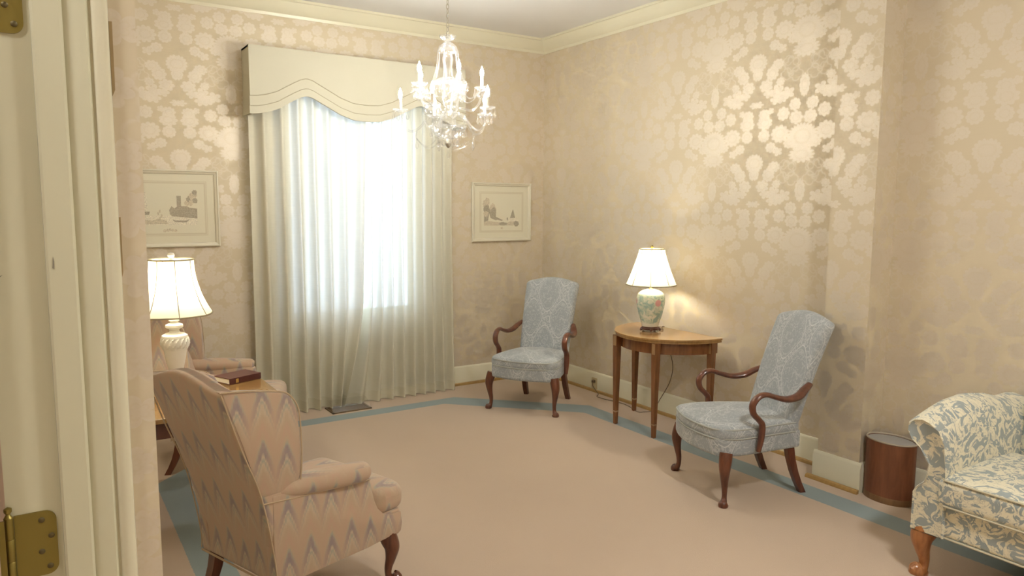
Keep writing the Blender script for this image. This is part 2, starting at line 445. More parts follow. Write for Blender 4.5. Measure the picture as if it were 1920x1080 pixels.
# baseboards + oak shoe
BB = [(0, 0), (.018, 0), (.018, .135), (.014, .142), (.014, .150), (.009, .160), (.005, .166), (0, .166)]
SH = [(.018, 0), (.034, 0), (.034, .008), (.029, .018), (.018, .022)]
run_x('baseboard_window', BB, XL, 0, 0, -1, TRIM); run_x('trim_6', SH, XL, -.02, 0, -1, OAK)
run_y('baseboard_right', BB, PY1, 0, 0, -1, TRIM); run_y('trim_7', SH, PY1, -.02, 0, -1, OAK)
run_y('baseboard_right_rear', BB, YB, PY0, 0, -1, TRIM)
BP = MB(); BP.merge(prism([(PX-p[0], p[1]) for p in BB], 'y', PY0-.018, PY1+.018))
BP.merge(prism([(PY0-p[0], p[1]) for p in BB], 'x', PX, 0)); BP.merge(prism([(PY1+p[0], p[1]) for p in BB], 'x', PX, 0))
struct('baseboard_pilaster', BP, TRIM, smooth=40)
run_y('trim_8', [(p[0]*1.3, p[1]) for p in SH], PY0-.02, PY1+.045, PX, -1, OAK)
run_y('baseboard_left', BB, DY+.06, 0, XL, 1, TRIM)
# window frame and glass in the wall
win = MB()
for a, b_ in ((WX0, WX0+.05), (WX1-.05, WX1)): win.merge(box(a, b_, .05, .12, WZ0, WZ1))
for a, b_ in ((WZ0, WZ0+.06), (WZ1-.06, WZ1)): win.merge(box(WX0+.05, WX1-.05, .06, .11, a, b_))
wf = struct('window_1', win, TRIM, smooth=0)
GL = bpy.data.materials.new('window_glass'); GL.use_nodes = True; g_ = NT(GL.node_tree)
GL.node_tree.nodes.remove(GL.node_tree.nodes['Principled BSDF'])
tr = g_.n('ShaderNodeBsdfTransparent'); gs = g_.n('ShaderNodeBsdfGlossy'); gs.inputs['Roughness'].default_value = .02
mx = g_.n('ShaderNodeMixShader'); mx.inputs[0].default_value = .06; g_._set(mx.inputs[1], tr.outputs[0]); g_._set(mx.inputs[2], gs.outputs[0])
g_._set(GL.node_tree.nodes['Material Output'].inputs[0], mx.outputs[0])
obj('window_pane', box(WX0+.05, WX1-.05, .083, .087, WZ0+.06, WZ1-.06), GL, wf, smooth=0)
pl = bpy.data.lights.new('sky_portal', 'AREA'); pl.shape = 'RECTANGLE'; pl.size = WX1-WX0; pl.size_y = WZ1-WZ0; pl.cycles.is_portal = True
po_ = bpy.data.objects.new('sky_portal', pl); C.objects.link(po_); po_.location = ((WX0+WX1)/2, .14, (WZ0+WZ1)/2); po_.rotation_euler = (-PI/2, 0, 0)

# ---------------------------------------------------------------- doorway: jamb, stop, bead, door, hinges
jm = MB()
jm.merge(box(-3.962, -3.884, DY, DY+.03, 0, 2.13))
jm.merge(prism([(-3.890, DY+.03), (-3.8875, DY-.010), (-3.884, DY-.013), (-3.850, DY-.013), (-3.846, DY-.009), (-3.845, DY+.03)], 'z', 0, 2.13))
jm.merge(prism([(-3.847, DY+.03), (-3.846, DY-.005), (-3.842, DY-.007), (-3.815, DY-.007), (-3.811, DY-.003), (-3.810, DY+.03)], 'z', 0, 2.13))
bead = [(-3.796+.0125*math.cos(a), DY+.002+.0125*math.sin(a)) for a in [k*2*PI/20 for k in range(20)]]
jm.merge(prism([(-3.812, DY+.03), (-3.812, DY-.002), (-3.806, DY-.002), (-3.806, DY+.03)], 'z', 0, 2.13))
struct('trim_10', prism(bead, 'z', 0, 2.13), painted('glossy_bead_paint', (.72, .68, .52), .13), smooth=60)
jm.merge(box(-3.962, -3.79, -5.95, -5.90, 0, 2.13)); jm.merge(box(-3.962, -3.79, -5.95, DY, 2.11, 2.16))
struct('trim_9', jm, DOORP, smooth=30)
EDGE = painted('door_edge_paint', (.40, .29, .20), .4)
dr = struct('door_1', box(-.035, 0, -.90, 0, .01, 2.09), [EDGE], smooth=0)
dr.location = (-3.972, -4.172, 0); dr.rotation_euler = (0, 0, math.radians(-62))
def make_hinge(label, z0):
    h = thing('hinge', label, 'hinge', (0, DY, z0))
    L = []
    x0, x1, H, r = -3.952, -3.896, .106, .016
    poly = [(x0, 0), (x1-r, 0)]+[(x1-r+r*math.sin(a), r-r*math.cos(a)) for a in [k*PI/12 for k in range(1, 7)]]
    poly += [(x1-r+r*math.cos(a), H-r+r*math.sin(a)) for a in [k*PI/12 for k in range(0, 7)]]+[(x0, H)]
    obj('leaf', prism(poly, 'y', -.003, .001), BRASS, h, smooth=30)
    obj('barrel', lathe([(.0, -.006), (.004, -.004), (.0065, 0), (.0065, .034), (.0058, .035), (.0065, .036), (.0065, .07), (.0058, .071), (.0065, .072), (.0065, .106), (.005, .108), (.003, .112), (.0055, .116), (.0055, .121), (0, .124)], 16, -3.959, -.006), BRASS, h)
    obj('door_leaf', box(-3.985, -3.964, -.018, -.015, 0, .106), BRASS, h, smooth=0)
    for sx, sz in ((-3.908, .014), (-3.918, .040), (-3.904, .064), (-3.916, .092)):
        s_ = lathe([(0, 0), (.0042, 0), (.0046, .0008), (.003, .002), (0, .0022)], 12).xf(lambda x, y, z, sx=sx, sz=sz: (sx+x, -.003-z, sz+y))
        obj('screw', s_, SCREWM, h)
    return h
CHIP, _n, _b = mat('bare_brown_edge', (.36, .26, .13), .8)
jo = bpy.data.objects['trim_9']
for x0, x1, z0, z1 in ((-3.7832, -3.779, 1.722, 1.838), (-3.784, -3.7815, 1.43, 1.53)):
    obj('paint_gap', prism([(x0, z0), (x1, z0+.01), (x1+.0005, z1), (x0, z1)], 'y', DY+.001, DY+.004), CHIP, jo, smooth=0)
SCUFF, _n, _b = mat('grey_scuff', (.26, .24, .19), .8)
for P_ in ([(-3.960, 1.432), (-3.949, 1.438), (-3.944, 1.443), (-3.953, 1.440)], [(-3.8795, 1.452), (-3.878, 1.470), (-3.8765, 1.462), (-3.877, 1.450)]):
    yy = DY-.0004 if P_[0][0] < -3.9 else DY-.0134
    obj('scuff_mark', prism(P_, 'y', yy-.0003, yy+.001), SCUFF, jo, smooth=0)
make_hinge('worn brass hinge on the door jamb at the bottom corner of the frame', .958)
make_hinge('worn brass hinge cut by the top corner, high on the door jamb', 1.802)

# ---------------------------------------------------------------- curtains and cornice
def curtain_mat(name, trans, see):
    m = bpy.data.materials.new(name); m.use_nodes = True; nt = NT(m.node_tree)
    m.node_tree.nodes.remove(m.node_tree.nodes['Principled BSDF'])
    x = nt.sep(nt.obj()); sl = nt.noise(nt.comb(nt.m('MULTIPLY', x[0], 9), nt.m('MULTIPLY', x[1], 9), nt.m('MULTIPLY', x[2], 210)), 1, 2)[0]
    c = nt.mix(sl, (.68, .645, .515), (.77, .735, .60))
    d = nt.n('ShaderNodeBsdfDiffuse'); nt._set(d.inputs[0], c); t = nt.n('ShaderNodeBsdfTranslucent'); nt._set(t.inputs[0], (.80, .80, .80, 1))
    a = nt.n('ShaderNodeMixShader'); a.inputs[0].default_value = trans; nt._set(a.inputs[1], d.outputs[0]); nt._set(a.inputs[2], t.outputs[0])
    tp = nt.n('ShaderNodeBsdfTransparent'); bb = nt.n('ShaderNodeMixShader'); lwt = nt.n('ShaderNodeLayerWeight'); lwt.inputs[0].default_value = .5
    op = nt.m('POWER', nt.m('SUBTRACT', 1, lwt.outputs['Facing'], clamp=True), 3.2)   # the weave closes up where the cloth turns edge-on
    nt._set(bb.inputs[0], nt.m('MULTIPLY', op, nt.m('MULTIPLY_ADD', sl, see*.5, see*.75)))
    nt._set(bb.inputs[1], a.outputs[0]); nt._set(bb.inputs[2], tp.outputs[0]); nt._set(m.node_tree.nodes['Material Output'].inputs[0], bb.outputs[0]); return m
CUR_L = curtain_mat('dimmed_curtain_linen', .13, .030)  # dimmer daylight on the left half put into the cloth; no lining modelled
CUR_R = curtain_mat('curtain_linen', .16, .085)
def fold_y(x, z, side):
    # pleats: gathered at the top, looser below
    if side == 'L': ph = 2*PI*(x+2.61)/.118+.9*math.sin(6.5*x+1); am = .044+.008*math.sin(5*x+1)
    else: ph = 2*PI*(x+.98)/.092+.4*math.sin(5*x); am = .038
    w = math.sin(ph)+.22*math.sin(2*ph+1.1+.5*z)
    return am*w*(.85+.15*math.cos(1.3*z))
def curtain(name, label, side, m):
    nx, nz = 200, 34; v = []; f = []
    zb, zt = .006, 2.45
    for j in range(nz+1):
        t = j/nz; z = zb+(zt-zb)*t
        sh = .035*min(1, t*1.2)-.17*max(0, 1-t/.32)**1.5+(.03*(t-.3)/.7 if t > .3 else 0)   # the meeting edges swing left near the floor
        for i in range(nx+1):
            u = i/nx
            if side == 'L': xr = -2.612+.802*u; x = xr+sh*u**6
            else: xr = -1.80+(.815)*u; x = xr+(sh-.01)*(1-u)**6-.012*math.sin(3*t)*u
            y = -.105+fold_y(xr, z, side)*(1.0-.18*t)
            if side == 'R': y += .022*max(0, 1-u/.06)
            if side == 'L': y -= .012*max(0, (u-.88)/.12)
            v.append((x, y, z))
    for j in range(nz):
        for i in range(nx): f.append((j*(nx+1)+i, j*(nx+1)+i+1, (j+1)*(nx+1)+i+1, (j+1)*(nx+1)+i))
    th = thing(name, label, 'curtain')
    obj('curtain_panel', MB().add(v, f), m, th, smooth=80)
    hv = []; hf = []
    for j in (0, 1):
        for i in range(nx+1):
            x, y, z = v[j*(nx+1)+i]; hv.append((x, y-.0035, .004 if j == 0 else .085))
    for i in range(nx): hf.append((i, i+1, nx+1+i+1, nx+1+i))
    hem = obj('hem', MB().add(hv, hf), HEM, th, smooth=80)
    return th
HEM, _n, _b = mat('curtain_hem_linen', (.66, .63, .50), .9, spec=.1)
curtain('curtain', 'left half of the pleated cream linen curtain, its inner edge pulled back at the floor', 'L', CUR_L)
curtain('curtain', 'right half of the pleated cream linen curtain with the brightest daylight behind it', 'R', CUR_R)
# cornice board (upholstered valance)
cx_, hw = -1.772, .848
def val_z(x):
    a = abs(x-cx_)/hw      # 0 centre .. 1 ends ; peaks near .52
    pts = [(0, 2.178), (.12, 2.183), (.24, 2.215), (.34, 2.258), (.42, 2.292), (.48, 2.318), (.53, 2.330), (.58, 2.318), (.64, 2.292), (.70, 2.262), (.78, 2.222), (.87, 2.196), (.94, 2.184), (1.0, 2.180)]
    for (p, q), (r_, s_) in zip(pts, pts[1:]):
        if a <= r_: 
            t = (a-p)/(r_-p); return q+(s_-q)*t
    return pts[-1][1]
FELT = painted('cornice_fabric', (.60, .575, .46), .85)
th = thing('cornice', 'cream upholstered cornice board with scalloped lower edge above the curtains', 'valance')
n = 96; f0 = -.205; top = 2.645
xs = [cx_-hw+2*hw*i/n for i in range(n+1)]
v = []; f = []
for x in xs:
    zb = val_z(x); v += [(x, f0, top), (x, f0, zb), (x, f0+.014, zb), (x, f0+.014, top)]
for i in range(n):
    for k in range(4): f.append((i*4+k, (i+1)*4+k, (i+1)*4+(k+1) % 4, i*4+(k+1) % 4))
f += [(0, 1, 2, 3), (n*4+3, n*4+2, n*4+1, n*4)]
vb = MB().add(v, f)
for x0, x1 in ((cx_-hw, cx_-hw+.014), (cx_+hw-.014, cx_+hw)): vb.merge(box(x0, x1, f0+.014, -.001, 2.18, top))
vb.merge(box(cx_-hw, cx_+hw, f0+.014, -.001, top-.014, top))
obj('board', vb, FELT, th, smooth=25)
CORD, _n, _b = mat('cornice_cord', (.44, .40, .29), .8)
bandm = MB()
for off, d in ((.052, .010), (.122, .006)):
    path = [(x, f0-.004, val_z(x)+off) for x in xs]
    obj('welt', tube(path, .0035, 6, 1), CORD, th)
# raised lower band under each welt
for off, d in ((.122, .003), (.052, .006)):
    v = []; f = []
    for x in xs: v += [(x, f0-d, val_z(x)+off), (x, f0-d, val_z(x)), (x, f0, val_z(x)), (x, f0, val_z(x)+off)]
    for i in range(n):
        for k in range(4): f.append((i*4+k, (i+1)*4+k, (i+1)*4+(k+1) % 4, i*4+(k+1) % 4))
    f += [(0, 1, 2, 3), (n*4+3, n*4+2, n*4+1, n*4)]
    bm_ = MB().add(v, f)
    for s in (-1, 1):
        xx = cx_+s*hw; bm_.merge(box(min(xx, xx+s*d), max(xx, xx+s*d), f0-d, -.002, 2.18, 2.18+off))
    obj('lower_band', bm_, FELT, th, smooth=25)
obj('curtain_rod', tube([(cx_-hw+.02, -.105, 2.46), (cx_+hw-.02, -.105, 2.46)], .012, 10, 1), TRIM, th)

# ---------------------------------------------------------------- pictures
FRAME, _n, _b = mat('champagne_frame', (.72, .68, .55), .4, .1)
MATB = painted('picture_mat', (.80, .76, .60), .8)
WASH = painted('picture_wash_band', (.70, .64, .48), .8)
PAPER = painted('print_paper', (.80, .76, .60), .8)
def ink(name, c):
    m, nt, b = mat(name, c, .85); n = nt.noise(nt.obj(), 240, 3, .7)[0]
    nt._set(b.inputs['Base Color'], nt.ramp(n, [(.35, c), (.62, tuple(min(1, q*1.8) for q in c))])); return m
INK = ink('engraving_ink', (.30, .265, .20)); INK2 = ink('engraving_ink_pale', (.45, .40, .30)); INKB = ink('engraving_ink_blue', (.56, .52, .42))
PGL = bpy.data.materials.new('picture_glass'); PGL.use_nodes = True; g_ = NT(PGL.node_tree); PGL.node_tree.nodes.remove(PGL.node_tree.nodes['Principled BSDF'])
tr = g_.n('ShaderNodeBsdfTransparent'); gs = g_.n('ShaderNodeBsdfGlossy'); gs.inputs['Roughness'].default_value = .08
mx = g_.n('ShaderNodeMixShader'); mx.inputs[0].default_value = .035; g_._set(mx.inputs[1], tr.outputs[0]); g_._set(mx.inputs[2], gs.outputs[0])
g_._set(PGL.node_tree.nodes['Material Output'].inputs[0], mx.outputs[0])
def picture(label, x0, x1, z0, z1, ins, draw):
    t = thing('framed_print', label, 'picture', ((x0+x1)/2, 0, z0)); W = x1-x0; H = z1-z0; hw_ = W/2
    prof = [(0, -.004), (0, -.022), (.004, -.026), (.010, -.026), (.014, -.021), (.024, -.018), (.028, -.014), (.030, -.008)]
    secs = []
    corners = [(-hw_, 0, 1, 1), (hw_, 0, -1, 1), (hw_, H, -1, -1), (-hw_, H, 1, -1)]
    v = []; f = []
    for cx, cz, sx, sz in corners:
        for d, y in prof: v.append((cx+sx*d, y, cz+sz*d))
    k = len(prof)
    for c in range(4):
        for i in range(k-1): f.append((c*k+i, ((c+1) % 4)*k+i, ((c+1) % 4)*k+i+1, c*k+i+1))
    obj('frame', MB().add(v, f), FRAME, t, smooth=0)
    rect = lambda a, b, c, d, y, mi: MB().add([(a, y, c), (b, y, c), (b, y, d), (a, y, d)], [(0, 1, 2, 3)], mi)
    obj('mat_board', box(-hw_+.02, hw_-.02, -.008, -.001, .02, H-.02), MATB, t, smooth=0)
    wb = MB(); b0 = ins-.018; 
    wb.merge(rect(-hw_+b0, hw_-b0, b0, H-b0, -.0083, 0)); wb.merge(rect(-hw_+b0+.005, hw_-b0-.005, b0+.005, H-b0-.005, -.0085, 1)); wb.merge(rect(-hw_+b0+.008, hw_-b0-.008, b0+.008, H-b0-.008, -.0087, 0))
    wb.merge(rect(-hw_+ins, hw_-ins, ins, H-ins, -.009, 2))
    obj('print', wb.merge(draw(hw_, H, ins)), [WASH, MATB, PAPER, INK, INK2, INKB], t, smooth=0)
    obj('glass', box(-hw_+.026, hw_-.026, -.0132, -.0125, .026, H-.026), PGL, t, smooth=0)
    return t
def blob(cx, cz, rx, rz, mi, y, seed=0, n=22, rough=.18):
    rnd = random.Random(seed); pts = []
    for k in range(n):
        a = 2*PI*k/n; q = 1+rough*(rnd.random()*2-1)
        pts.append((cx+rx*q*math.cos(a), y, cz+rz*q*math.sin(a)))
    return MB().add(pts, [tuple(range(n))], mi)
def poly(pts, mi, y): return MB().add([(x, y, z) for x, z in pts], [tuple(range(len(pts)))], mi)
def draw_left(hw_, H, ins):
    mb = MB(); k = .61; X = lambda u: -hw_+u*2*hw_; Z = lambda w: w*H   # u from left, w from bottom, fractions of the frame
    y = -.0092
    mb.merge(poly([(X(.17), Z(.285)), (X(.765), Z(.285)), (X(.765), Z(.40)), (X(.17), Z(.41))], 5, y-.0000))
    mb.merge(poly([(X(.17), Z(.30)), (X(.46), Z(.30)), (X(.44), Z(.345)), (X(.36), Z(.37)), (X(.30), Z(.345)), (X(.17), Z(.36))], 4, y-.0004))
    mb.merge(poly([(X(.50), Z(.40)), (X(.765), Z(.37)), (X(.765), Z(.50)), (X(.69), Z(.51)), (X(.66), Z(.53)), (X(.56), Z(.53)), (X(.53), Z(.50)), (X(.50), Z(.53)), (X(.475), Z(.48)), (X(.48), Z(.43))], 3, y-.0004))
    mb.merge(poly([(X(.555), Z(.50)), (X(.60), Z(.50)), (X(.60), Z(.665)), (X(.555), Z(.665))], 3, y-.0006))
    for i, (u, w, r) in enumerate([(.66, .57, .03), (.69, .62, .04), (.725, .66, .045), (.745, .71, .03), (.70, .57, .03), (.745, .60, .03)]):
        mb.merge(blob(X(u), Z(w), r*.55, r*.6, 3 if i % 2 else 4, y-.0006-.0001*i, i))
    mb.merge(poly([(X(.495), Z(.36)), (X(.53), Z(.325)), (X(.65), Z(.32)), (X(.685), Z(.365)), (X(.65), Z(.345)), (X(.54), Z(.345))], 3, y-.0008))
    for i in range(5): mb.merge(blob(X(.36+.018*(i % 3)), Z(.345+.03*i), .006, .012, 4, y-.001-.0001*i, i+9))
    mb.merge(poly([(X(.19), Z(.42)), (X(.27), Z(.42)), (X(.28), Z(.46)), (X(.18), Z(.46))], 3, y-.0008))
    mb.merge(poly([(X(.185), Z(.47)), (X(.26), Z(.47)), (X(.25), Z(.68)), (X(.225), Z(.75)), (X(.20), Z(.68))], 5, y-.0008))
    for i in range(5): mb.merge(blob(X(.42+.028*i), Z(.225-.006*abs(i-2)), .010, .010, 4, y-.0009-.0001*i, i+20))
    return mb
def draw_right(hw_, H, ins):
    mb = MB(); X = lambda u: -hw_+u*2*hw_; Z = lambda w: w*H; y = -.0092
    mb.merge(poly([(X(.20), Z(.27)), (X(.79), Z(.27)), (X(.79), Z(.34)), (X(.72), Z(.37)), (X(.60), Z(.32)), (X(.42), Z(.33)), (X(.20), Z(.36))], 4, y))
    mb.merge(poly([(X(.20), Z(.33)), (X(.27), Z(.36)), (X(.285), Z(.48)), (X(.31), Z(.40)), (X(.40), Z(.36)), (X(.42), Z(.37)), (X(.50), Z(.35)), (X(.52), Z(.365)), (X(.40), Z(.42)), (X(.40), Z(.55)), (X(.30), Z(.55)), (X(.20), Z(.60))], 3, y-.0003))
    for i, (u, w, r) in enumerate([(.235, .64, .055), (.245, .55, .05), (.345, .57, .055), (.36, .52, .045), (.235, .47, .04), (.34, .46, .035), (.25, .69, .04)]):
        mb.merge(blob(X(u), Z(w), r*.62, r*.7, 3 if i % 2 else 4, y-.0005-.0001*i, i+40))
    mb.merge(poly([(X(.64), Z(.40)), (X(.73), Z(.40)), (X(.715), Z(.46)), (X(.70), Z(.52)), (X(.69), Z(.55)), (X(.675), Z(.51)), (X(.66), Z(.46))], 3, y-.0005))
    mb.merge(poly([(X(.60), Z(.34)), (X(.79), Z(.34)), (X(.79), Z(.41)), (X(.62), Z(.405))], 5, y-.0003))
    mb.merge(blob(X(.595), Z(.385), .007, .014, 3, y-.0006, 3)); mb.merge(blob(X(.75), Z(.30), .03, .022, 3, y-.0006, 4)); mb.merge(blob(X(.52), Z(.30), .04, .015, 3, y-.0007, 6))
    mb.merge(blob(X(.5), Z(.225), .014, .011, 4, y-.0006, 5))
    return mb
picture('pale framed harbour engraving with castle and rowing boat, left of the window', -3.425, -2.812, 1.262, 1.790, .095, draw_left)
picture('pale framed landscape engraving with dark trees, between the curtains and the room corner', -.755, -.145, 1.247, 1.757, .095, draw_right)

# ---------------------------------------------------------------- cabriole legs shared by the seats
def cabriole(h, out, claw=False, R=1.0):
    """front leg: knee at (0,0,h), foot pushed along out"""
    ox, oy = out
    pts = [(-.006*ox, -.006*oy, h+.01), (.006*ox, .006*oy, h*.90), (.016*ox, .016*oy, h*.74), (.010*ox, .010*oy, h*.52), (.000, .000, h*.32), (.0, .0, h*.16), (.012*ox, .012*oy, h*.07), (.020*ox, .020*oy, .012), (.018*ox, .018*oy, .0)]
    rad = [.034*R, .034*R, .030*R, .021*R, .0155*R, .0135*R, .020*R, .027*R, .024*R]
    mb = tube(pts, rad, 14, 4)
    kn = rbox(.05*R, .022, .05, .008, 2, 2)
    if claw:
        for k in (-1, 0, 1):
            an = math.atan2(oy, ox)+k*.7; cx, cy = .020*ox, .020*oy
            mb.merge(tube([(cx+.010*math.cos(an), cy+.010*math.sin(an), .040), (cx+.026*math.cos(an), cy+.026*math.sin(an), .028), (cx+.033*math.cos(an), cy+.033*math.sin(an), .006)], [.008, .0085, .006], 8, 3))
    return mb
def back_leg(h, dx, dy, r0=.021, r1=.017):
    secs = []
    for t in [0, .15, .35, .6, .8, 1]:
        z = h*(1-t); r = r0+(r1-r0)*t; x = dx*t**1.6; y = dy*t**1.8
        secs.append([(x-r, y-r, z), (x+r, y-r, z), (x+r, y+r, z), (x-r, y+r, z)])
    return loft(secs)

# ---------------------------------------------------------------- blue armchairs (local front = -Y)
def make_blue_chair():
    t = thing('open_armchair', '', 'armchair', group='blue armchairs with open crook arms')
    # seat rail (upholstered) with bowed front
    def bow(x, y, z):
        w = .285-.085*max(0, (y+.28)/.5)          # narrows to the back
        k = w/.285
        if y < -.08: k *= 1-.20*min(1, (-y-.08)/.22)**3
        if y < 0: y -= .050*(1-(x/.285)**2)*min(1, -y/.25)-.012
        return (x*k, y, z)
    rail = rbox(.58, .54, .10, .018, 10, 3).xf(lambda x, y, z: bow(x, y-.03, z+.308))
    obj('seat_rail', rail, BLUE, t)
    def cush(x, y, z):
        if z > 0: z += .040*(1-(x/.30)**2)*(1-((y)/.28)**2)
        return bow(x, y-.035, z+.375)
    obj('seat_cushion', rbox(.585, .53, .066, .028, 12, 4).xf(cush), BLUE, t)
    for zz, off in ((.352, .004), (.400, -.008)):
        pts = []
        for k in range(61):
            u = k/60
            if u < .3: x = -.288; y = .20-(.46)*(u/.3)
            elif u > .7: x = .288; y = -.26+.46*((u-.7)/.3)
            else: x = -.288+.576*((u-.3)/.4); y = -.298
            xx, yy, _ = bow(x*(1+off), y, 0)
            pts.append((xx, yy-.001, zz))
        # round the front corners a little
        sm = [pts[0]]+[tuple((pts[i-1][j]+2*pts[i][j]+pts[i+1][j])/4 for j in range(3)) for i in range(1, 60)]+[pts[60]]
        obj('piping', tube(sm, .0048, 6, 1), BLUEP, t)
    # back: tall, raked, arched top with soft shoulders
    bw, bh = .455, .60
    def back(x, y, z):
        zz = z+bh/2                                # 0..bh
        tt = zz/bh
        w = 1.0-.10*(1-tt)                          # narrower at the seat
        if tt > .75:                                # arched crest
            q = (tt-.75)/.25; zz += q*(.016*math.cos(x/bw*2*PI*.9)-.012*abs(x/(bw/2))**5)
        if y < 0: y -= .014*(1-(x/(bw/2))**2)*math.sin(PI*min(1, max(0, tt)))
        return (x*w, y+.185+.27*zz+.04*tt*tt, zz+.36)
    obj('backrest', rbox(bw, .075, bh, .03, 14, 4).xf(back), BLUE, t)
    for s in (-1, 1):
        path = [(s*.222, .262, .612), (s*.243, .215, .588), (s*.262, .165, .560), (s*.276, .09, .553), (s*.284, .02, .570), (s*.287, -.04, .588), (s*.288, -.085, .578), (s*.288, -.116, .540), (s*.287, -.110, .492), (s*.286, -.075, .455), (s*.285, -.055, .425), (s*.286, -.058, .36), (s*.285, -.072, .285)]
        rad = [.016, .021, .023, .020, .0165, .0165, .018, .019, .0185, .018, .0185, .018, .014]
        obj('arm', tube(path, rad, 12, 5, squash=(1.15, .85)), MAHOG, t)
        obj('leg', cabriole(.272, (s*.75, -.66)).xf(lambda x, y, z, s=s: (x+s*.262, y-.245, z)), MAHOG, t)
        obj('leg', back_leg(.30, -s*-.012, .085).xf(lambda x, y, z, s=s: (x+s*.172, y+.185, z)), MAHOG, t)
    return t
ch = make_blue_chair()
ch.location = (-.675, -.862, 0); ch.rotation_euler = (0, 0, math.atan2(-.54, -.84)+PI/2)
ch['label'] = 'blue-grey damask armchair with open wooden arms, in the corner right of the window'
c2 = copy_tree(ch)
c2.location = (-.640, -2.850, 0); c2.rotation_euler = (0, 0, math.atan2(.173, -.494)+PI/2)
c2['label'] = 'blue-grey damask armchair with open wooden arms, nearer one beside the half-round table'

# ---------------------------------------------------------------- flame-stitch wing chairs (origin: back bottom edge, front = -Y)
def make_wing_chair():
    t = thing('wing_chair', '', 'armchair', group='pink flame-stitch wing chairs')
    def lean(z): return 0.0 if z < .30 else (.058*(z-.30)/.25 if z < .55 else .058+(z-.55)*.355)   # backwards shift (+y)
    # back
    bw, z0, z1 = .485, .20, .975
    def back(x, y, z):
        zz = z-(-(z1-z0)/2); tt = zz/(z1-z0); Z = z0+zz; sp = 1+.012*tt
        if tt > .7: Z += (tt-.7)/.3*(.045*(0.5+0.5*math.cos(min(1, abs(x)/(bw/2))*PI))-.030)
        Y = y-.055+lean(min(Z, 1.0))+(-.012*(1-(x/(bw/2))**2)+.045*max(0, tt-.55)/.45 if y < 0 else .0)
        return (x*sp, Y, Z)
    obj('backrest', rbox(bw, .11, z1-z0, .022, 16, 4).xf(back), FLAME, t)
    # base rail
    def base(x, y, z):
        k = 1+.10*min(1, max(0, -y/.58)); return (x*k, y, z)
    obj('seat_rail', rbox(.485, .575, .115, .014, 8, 3).xf(lambda x, y, z: base(x, y-.290, z+.260)), FLAME, t)
    for s in (-1, 1):
        # arm side panel, curved front
        prof = [(.0, .205), (.40, .205), (.575, .215), (.582, .25), (.575, .302), (.53, .303), (.485, .318), (.455, .35), (.438, .39), (.425, .44), (.415, .49), (.41, .515), (-.045, .545), (-.05, .50), (-.02, .35)]
        pts = [(-max(a, -.012), b) for a, b in prof]
        w = .052
        x0 = s*.2465; sec = []
        m_ = prism(pts, 'x', 0, 1).xf(lambda x, y, z, s=s: (s*(.2465*(1+.10*min(1, max(0, -y/.58)))-w*x), y, z))
        obj('arm_panel', m_, FLAME, t, smooth=40, bevel=.006)
        # rolled arm
        path = [(s*.205, -.03, .550), (s*.214, -.08, .548), (s*.238, -.2, .541), (s*.256, -.33, .530), (s*.261, -.385, .526), (s*.262, -.402, .524)]
        obj('arm_roll', tube(path, [.038, .044, .046, .045, .040, .024], 18, 5, squash=(1.05, .92)), FLAME, t)
        # wing
        out = [(-.09, .545), (-.109, .60), (-.104, .70), (-.098, .78), (-.088, .845), (-.062, .892), (-.025, .912), (.04, .925), (.10, .936), (.190, .950), (.120, .75), (.058, .55)]
        mw = prism(out, 'x', 0, 1)
        def wing(x, y, z, s=s):
            fl = .02*max(0, (.06-y))/.16*max(0, (z-.55))/.35
            return (s*(.2475+fl-.050*x), y, z)
        obj('wing', mw.xf(wing), FLAME, t, smooth=40, bevel=.012)
        # piping along the edges
        path = [(s*.2445, .006, .215), (s*.2445, .008, .30), (s*.2465, .055, .55), (s*.248, .129, .75), (s*.248, .192, .942)]
        obj('piping', tube(path, .0026, 6, 4), PIPE, t)
        path = [(s*.250, .199, .950), (s*.250, .10, .938), (s*.251, -.02, .914), (s*.256, -.062, .893), (s*.262, -.09, .845), (s*.262, -.099, .78), (s*.255, -.106, .65), (s*.250, -.100, .56)]
        obj('piping', tube(path, .0028, 6, 4), PIPE, t)
        path = [(s*.2480, .05, .530), (s*.2515, -.10, .512), (s*.262, -.25, .500), (s*.270, -.36, .490), (s*.272, -.41, .486)]
        obj('piping', tube(path, .0024, 6, 4), PIPE, t)
        obj('leg', cabriole(.205, (s*.7, -.7), True, 1.05).xf(lambda x, y, z, s=s: (x+s*.238, y-.530, z)), MAHOG, t)
        obj('leg', back_leg(.21, s*.008, .07, .022, .017).xf(lambda x, y, z, s=s: (x+s*.205, y-.035, z)), MAHOG, t)
    obj('piping', tube([(-.244, .005, .207), (0, .005, .207), (.244, .005, .207)], .004, 6, 1), PIPE, t)
    # T cushion
    def tc(x, y, z):
        if z > 0: z += .022*(1-min(1, abs(x)/.27)**2)*(1-min(1, abs(y)/.30)**2)
        Y = y-.345
        w = 1.0 if Y > -.42 else 1.0+.42*min(1, (-.42-Y)/.05)
        return (x*w, Y, z+.362)
    obj('seat_cushion', rbox(.385, .52, .115, .045, 12, 4).xf(tc), FLAME, t)
    return t
wc = make_wing_chair()
ang = math.atan2(.34, .94)
wc.location = (-3.335, -2.765, 0); wc.rotation_euler = (0, 0, ang+PI/2)
wc['label'] = 'pink flame-stitch wing chair in the left foreground, seen from behind'
w2 = copy_tree(wc)
w2.location = (-3.235, -.800, 0); w2.rotation_euler = (0, 0, -ang+PI/2)
w2['label'] = 'pink flame-stitch wing chair behind the white urn lamp, beside the curtain'

